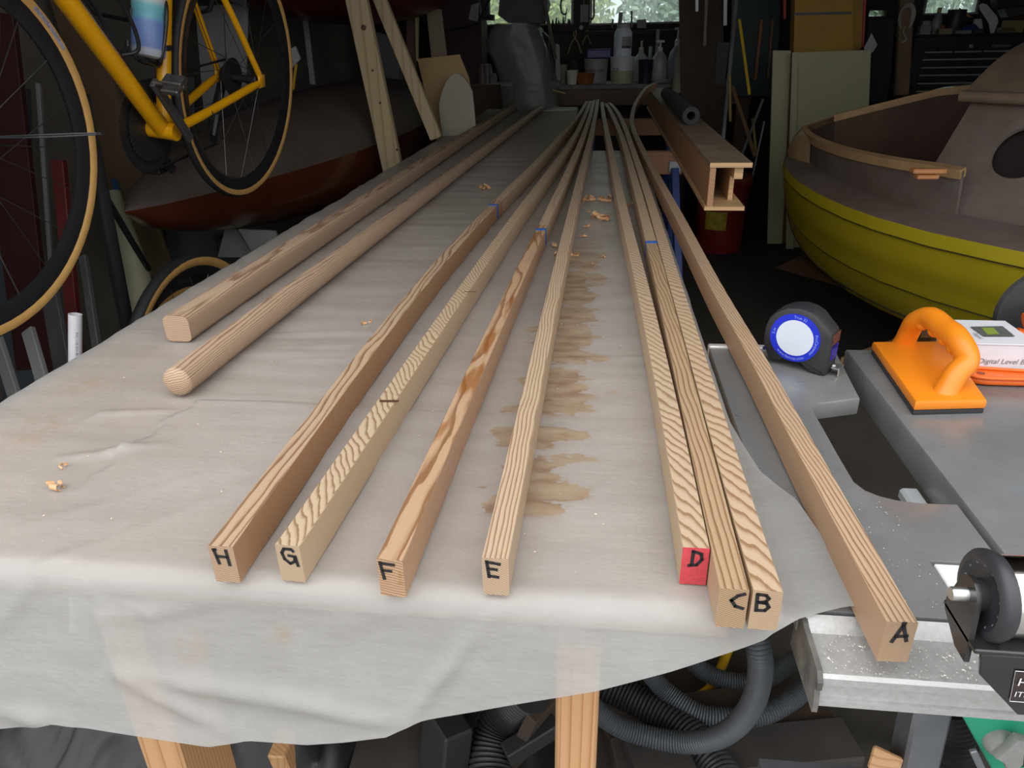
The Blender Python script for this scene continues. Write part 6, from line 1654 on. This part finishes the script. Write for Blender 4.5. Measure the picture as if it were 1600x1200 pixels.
# wooden kayak on low stands
def kayak(nm, tip, end, hb, up_h, dn_h, mdeck, mhull, lab, roll=0):
    tip, end = V(tip), V(end); ax_ = (end - tip); Lk = ax_.length; ax_.normalize(); sd = V((0, 0, 1)).cross(ax_).normalized(); t = thing(nm, tip.lerp(end, .5), lab, 'kayak')
    nU, nK = 34, 11
    def shape(u_): return max(0.002, math.sin(PI * u_) ** .72)
    for nm2, m_, hh in (('deck', mdeck, up_h), ('hull', mhull, -dn_h)):
        b = MB(); vs = []
        for i in range(nU + 1):
            u_ = i / nU; w = hb * shape(u_); hgt = hh * (shape(u_) ** .8)
            for k in range(nK):
                a = PI * k / (nK - 1); vs.append(tip + ax_ * (Lk * u_) + sd * (w * math.cos(a)) + V((0, 0, hgt * (math.sin(a) ** .75 if hh < 0 else math.sin(a)))))
        b.add(vs, [(i * nK + k, i * nK + k + 1, (i + 1) * nK + k + 1, (i + 1) * nK + k) for i in range(nU) for k in range(nK - 1)]); b.done(nm2, m_, t, 40)
    return t, ax_
mk_deck = mat('dusty_brown_deck', (.115, .085, .07), .6, scale=6, var=.2); mk_hull = mat('varnished_red_hull', (.095, .020, .008), .3, scale=5, var=.25, coat=.4)
k1, kax = kayak('kayak', (-1.40, 2.02, .772), (-1.22, 5.6, .86), .37, .22, .30, mk_deck, mk_hull, 'long varnished kayak with dusty deck and red hull along the left wall')
for yk in (2.9, 4.7):
    xk = -1.40 + (yk - 2.02) * .05
    tag(MB().box((xk, yk, .24), (.5, .06, .48), None, .004).done('kayak_stand', M_scrap2, None), 'dark stand carrying the %s end of the varnished kayak' % ('near' if yk < 3.5 else 'far'), 'stand')
k2, _ = kayak('kayak', (-1.52, 2.35, 1.62), (-1.02, 5.6, 1.62), .36, .16, .32, mk_deck, mat('dark_red_gelcoat', (.12, .008, .014), .3, scale=4), 'dark red kayak hanging above the varnished one')
for u_ in (.06, .94):
    c_ = V((-1.52, 2.35, 1.62)).lerp(V((-1.02, 5.6, 1.62)), u_)
    MB().tube([V((c_.x - .37, c_.y, 2.5)), V((c_.x - .375, c_.y, 1.6)), V((c_.x - .2, c_.y, 1.32)), V((c_.x + .0, c_.y, 1.28)), V((c_.x + .2, c_.y, 1.32)), V((c_.x + .375, c_.y, 1.6)), V((c_.x + .37, c_.y, 2.5))], .008, 6).done('hanging_strap', M_dark, k2, 0)
# boards, rolls and pipes along the left
def lean(pts, y, th, nm, m, lab, cat='board', ln=0.0): return slab(pts, y, th, nm, m, lab, cat, None, 30, ln)
lean([(60, -60), (118, -60), (272, 430), (205, 430)], 2.62, .012, 'cardboard_strip', mat('brown_cardboard', (.155, .10, .06), .8, scale=5), 'long brown cardboard strip leaning behind the yellow bicycle', 'cardboard')
lean([(172, 280), (181, 280), (189, 303), (180, 304)], 2.60, .004, 'blue_tape_piece', mat('dim_blue_tape', (.03, .09, .22), .6), 'scrap of blue tape on the brown cardboard strip', 'tape')
rl_ = MB(); q0 = aty(178, 300, 2.35); q1 = aty(222, 470, 2.2); q2 = q1 + (q1 - q0) * ((q1.z - .02) / (q0.z - q1.z)); rl_.tube([q0, q0.lerp(q1, .3), q0.lerp(q1, .7), q1, q2], [.022, .036, .045, .05, .05], 16)
tag(rl_.done('paper_roll', mat('cream_paper_roll', (.34, .33, .22), .6, scale=8), None, 50), 'cream paper roll leaning behind the black bicycle tube', 'paper roll')
lean([(130, -40), (262, -40), (262, 110), (190, 185), (150, 60)], 3.35, .012, 'beige_sheet', mat('dim_beige_panel', (.25, .23, .18), .7, scale=3), 'dim beige panel on the wall behind the yellow down tube', 'panel')
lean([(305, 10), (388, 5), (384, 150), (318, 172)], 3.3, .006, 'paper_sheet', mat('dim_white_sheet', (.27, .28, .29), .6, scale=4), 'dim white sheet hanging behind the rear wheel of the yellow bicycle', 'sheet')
lean([(196, 120), (304, 120), (304, 240), (220, 245)], 3.45, .01, 'slate_sheet', mat('slate_blue_panel', (.10, .115, .125), .7), 'slate-blue panel behind the bicycle chainring', 'panel')
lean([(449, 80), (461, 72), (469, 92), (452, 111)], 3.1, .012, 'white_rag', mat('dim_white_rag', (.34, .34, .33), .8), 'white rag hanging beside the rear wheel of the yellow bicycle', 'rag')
stick((463, 100), 3.08, (458, 140), 3.08, .010, mat('yellow_strap', (.50, .28, .01), .6), 'yellow_strap', 'short yellow strap hanging below the white rag', 'strap', .004)
stick((477, 28), 3.9, (489, 132), 3.9, .028, mat('grey_white_lath', (.30, .30, .29), .6), 'wooden_lath', 'grey-white lath standing between bicycle and pale prop', 'lath', .01)
lean([(588, 50), (622, 60), (625, 150), (600, 150)], 4.6, .1, 'grey_block_stack', mat('dim_grey_blocks', (.13, .13, .13), .8, scale=12), 'dim grey panel between the two pale props', 'panel')
lean([(258, 335), (362, 335), (352, 420), (262, 420)], 2.95, .012, 'slate_board', mat('slate_blue_panel', (.10, .115, .125), .7), 'slate-blue board under the tip of the kayak', 'board')
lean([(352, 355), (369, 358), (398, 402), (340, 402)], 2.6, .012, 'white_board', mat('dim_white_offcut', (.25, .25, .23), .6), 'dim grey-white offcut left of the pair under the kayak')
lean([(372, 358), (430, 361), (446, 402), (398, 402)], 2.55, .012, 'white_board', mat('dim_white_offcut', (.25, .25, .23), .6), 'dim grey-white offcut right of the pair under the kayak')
pp = aty(117.5, 491, 1.16); 
pe = aty(117.5, 660, 1.13); pd_ = (pe - pp) / (pp.z - pe.z); pf_ = pp + pd_ * (pp.z - .004); pax = (pp - pf_).normalized(); pL = (pp - pf_).length
pt_ = thing('plastic_pipe', pf_, 'white plastic pipe standing upright at the left edge of the bench', 'pipe')
MB().lathe([(.0115, 0), (.0115, pL), (.0095, pL), (.0095, .01)], pf_, tuple(pax), 20).done('pipe_body', mat('white_pipe', (.60, .60, .62), .4), pt_)
vs, fs = text_verts('PVC 1120 SCH 40', .006)
MB().add([pp - pax * (.055 + v.x) + V((.0117 * math.cos(-.75 + v.y / .0117), .0117 * math.sin(-.75 + v.y / .0117), 0)) for v in vs], fs).done('pipe_print', mat('black_print', (.06, .06, .06), .6), pt_, 0)
def llean(a, ya, b_, yb_, w, th, m, nm, lab, cat='board'):
    p, q_ = aty(*a, ya), aty(*b_, yb_); q_ = q_ + (q_ - p) * ((q_.z - .01) / (p.z - q_.z)) * 1.0; return tag(MB().beam(p, q_, w, th, (0, 1, 0), .002).done(nm, m, None), lab, cat)
M_gl = mat('dim_grey_lath', (.16, .165, .16), .7, scale=10); M_gd = mat('dim_dark_board', (.045, .045, .045), .7)
llean((44, 515), 1.30, (80, 640), 1.2, .032, .012, M_gl, 'grey_lath', 'pale grey lath leaning under the front wheel, left of the white pipe')
llean((-5, 530), 1.35, (30, 640), 1.25, .034, .012, M_gl, 'grey_lath', 'grey lath at the left edge of the picture under the front wheel')
llean((75, 440), 1.5, (110, 640), 1.3, .05, .012, M_gd, 'dark_board', 'dark board leaning just left of the white pipe')
llean((130, 400), 1.5, (160, 600), 1.32, .02, .012, M_gd, 'dark_board', 'narrow dark board right of the white pipe')
llean((20, 140), 2.2, (30, 520), 1.9, .11, .02, mat('dim_blue_board', (.07, .085, .10), .7), 'blue_board', 'dim blue-grey board standing behind the spokes of the front wheel')
llean((92, 250), 1.9, (104, 380), 1.85, .035, .02, mat('dim_red_board', (.12, .012, .012), .6), 'red_board', 'dim red piece showing through the front wheel')
llean((-10, 20), 2.0, (15, 230), 1.95, .12, .02, mat('dim_maroon_board', (.045, .008, .007), .7), 'maroon_board', 'maroon board behind the top of the front wheel')
llean((60, 130), 1.95, (74, 330), 1.9, .012, .012, M_gl, 'grey_lath', 'thin pale lath upright behind the front wheel spokes')
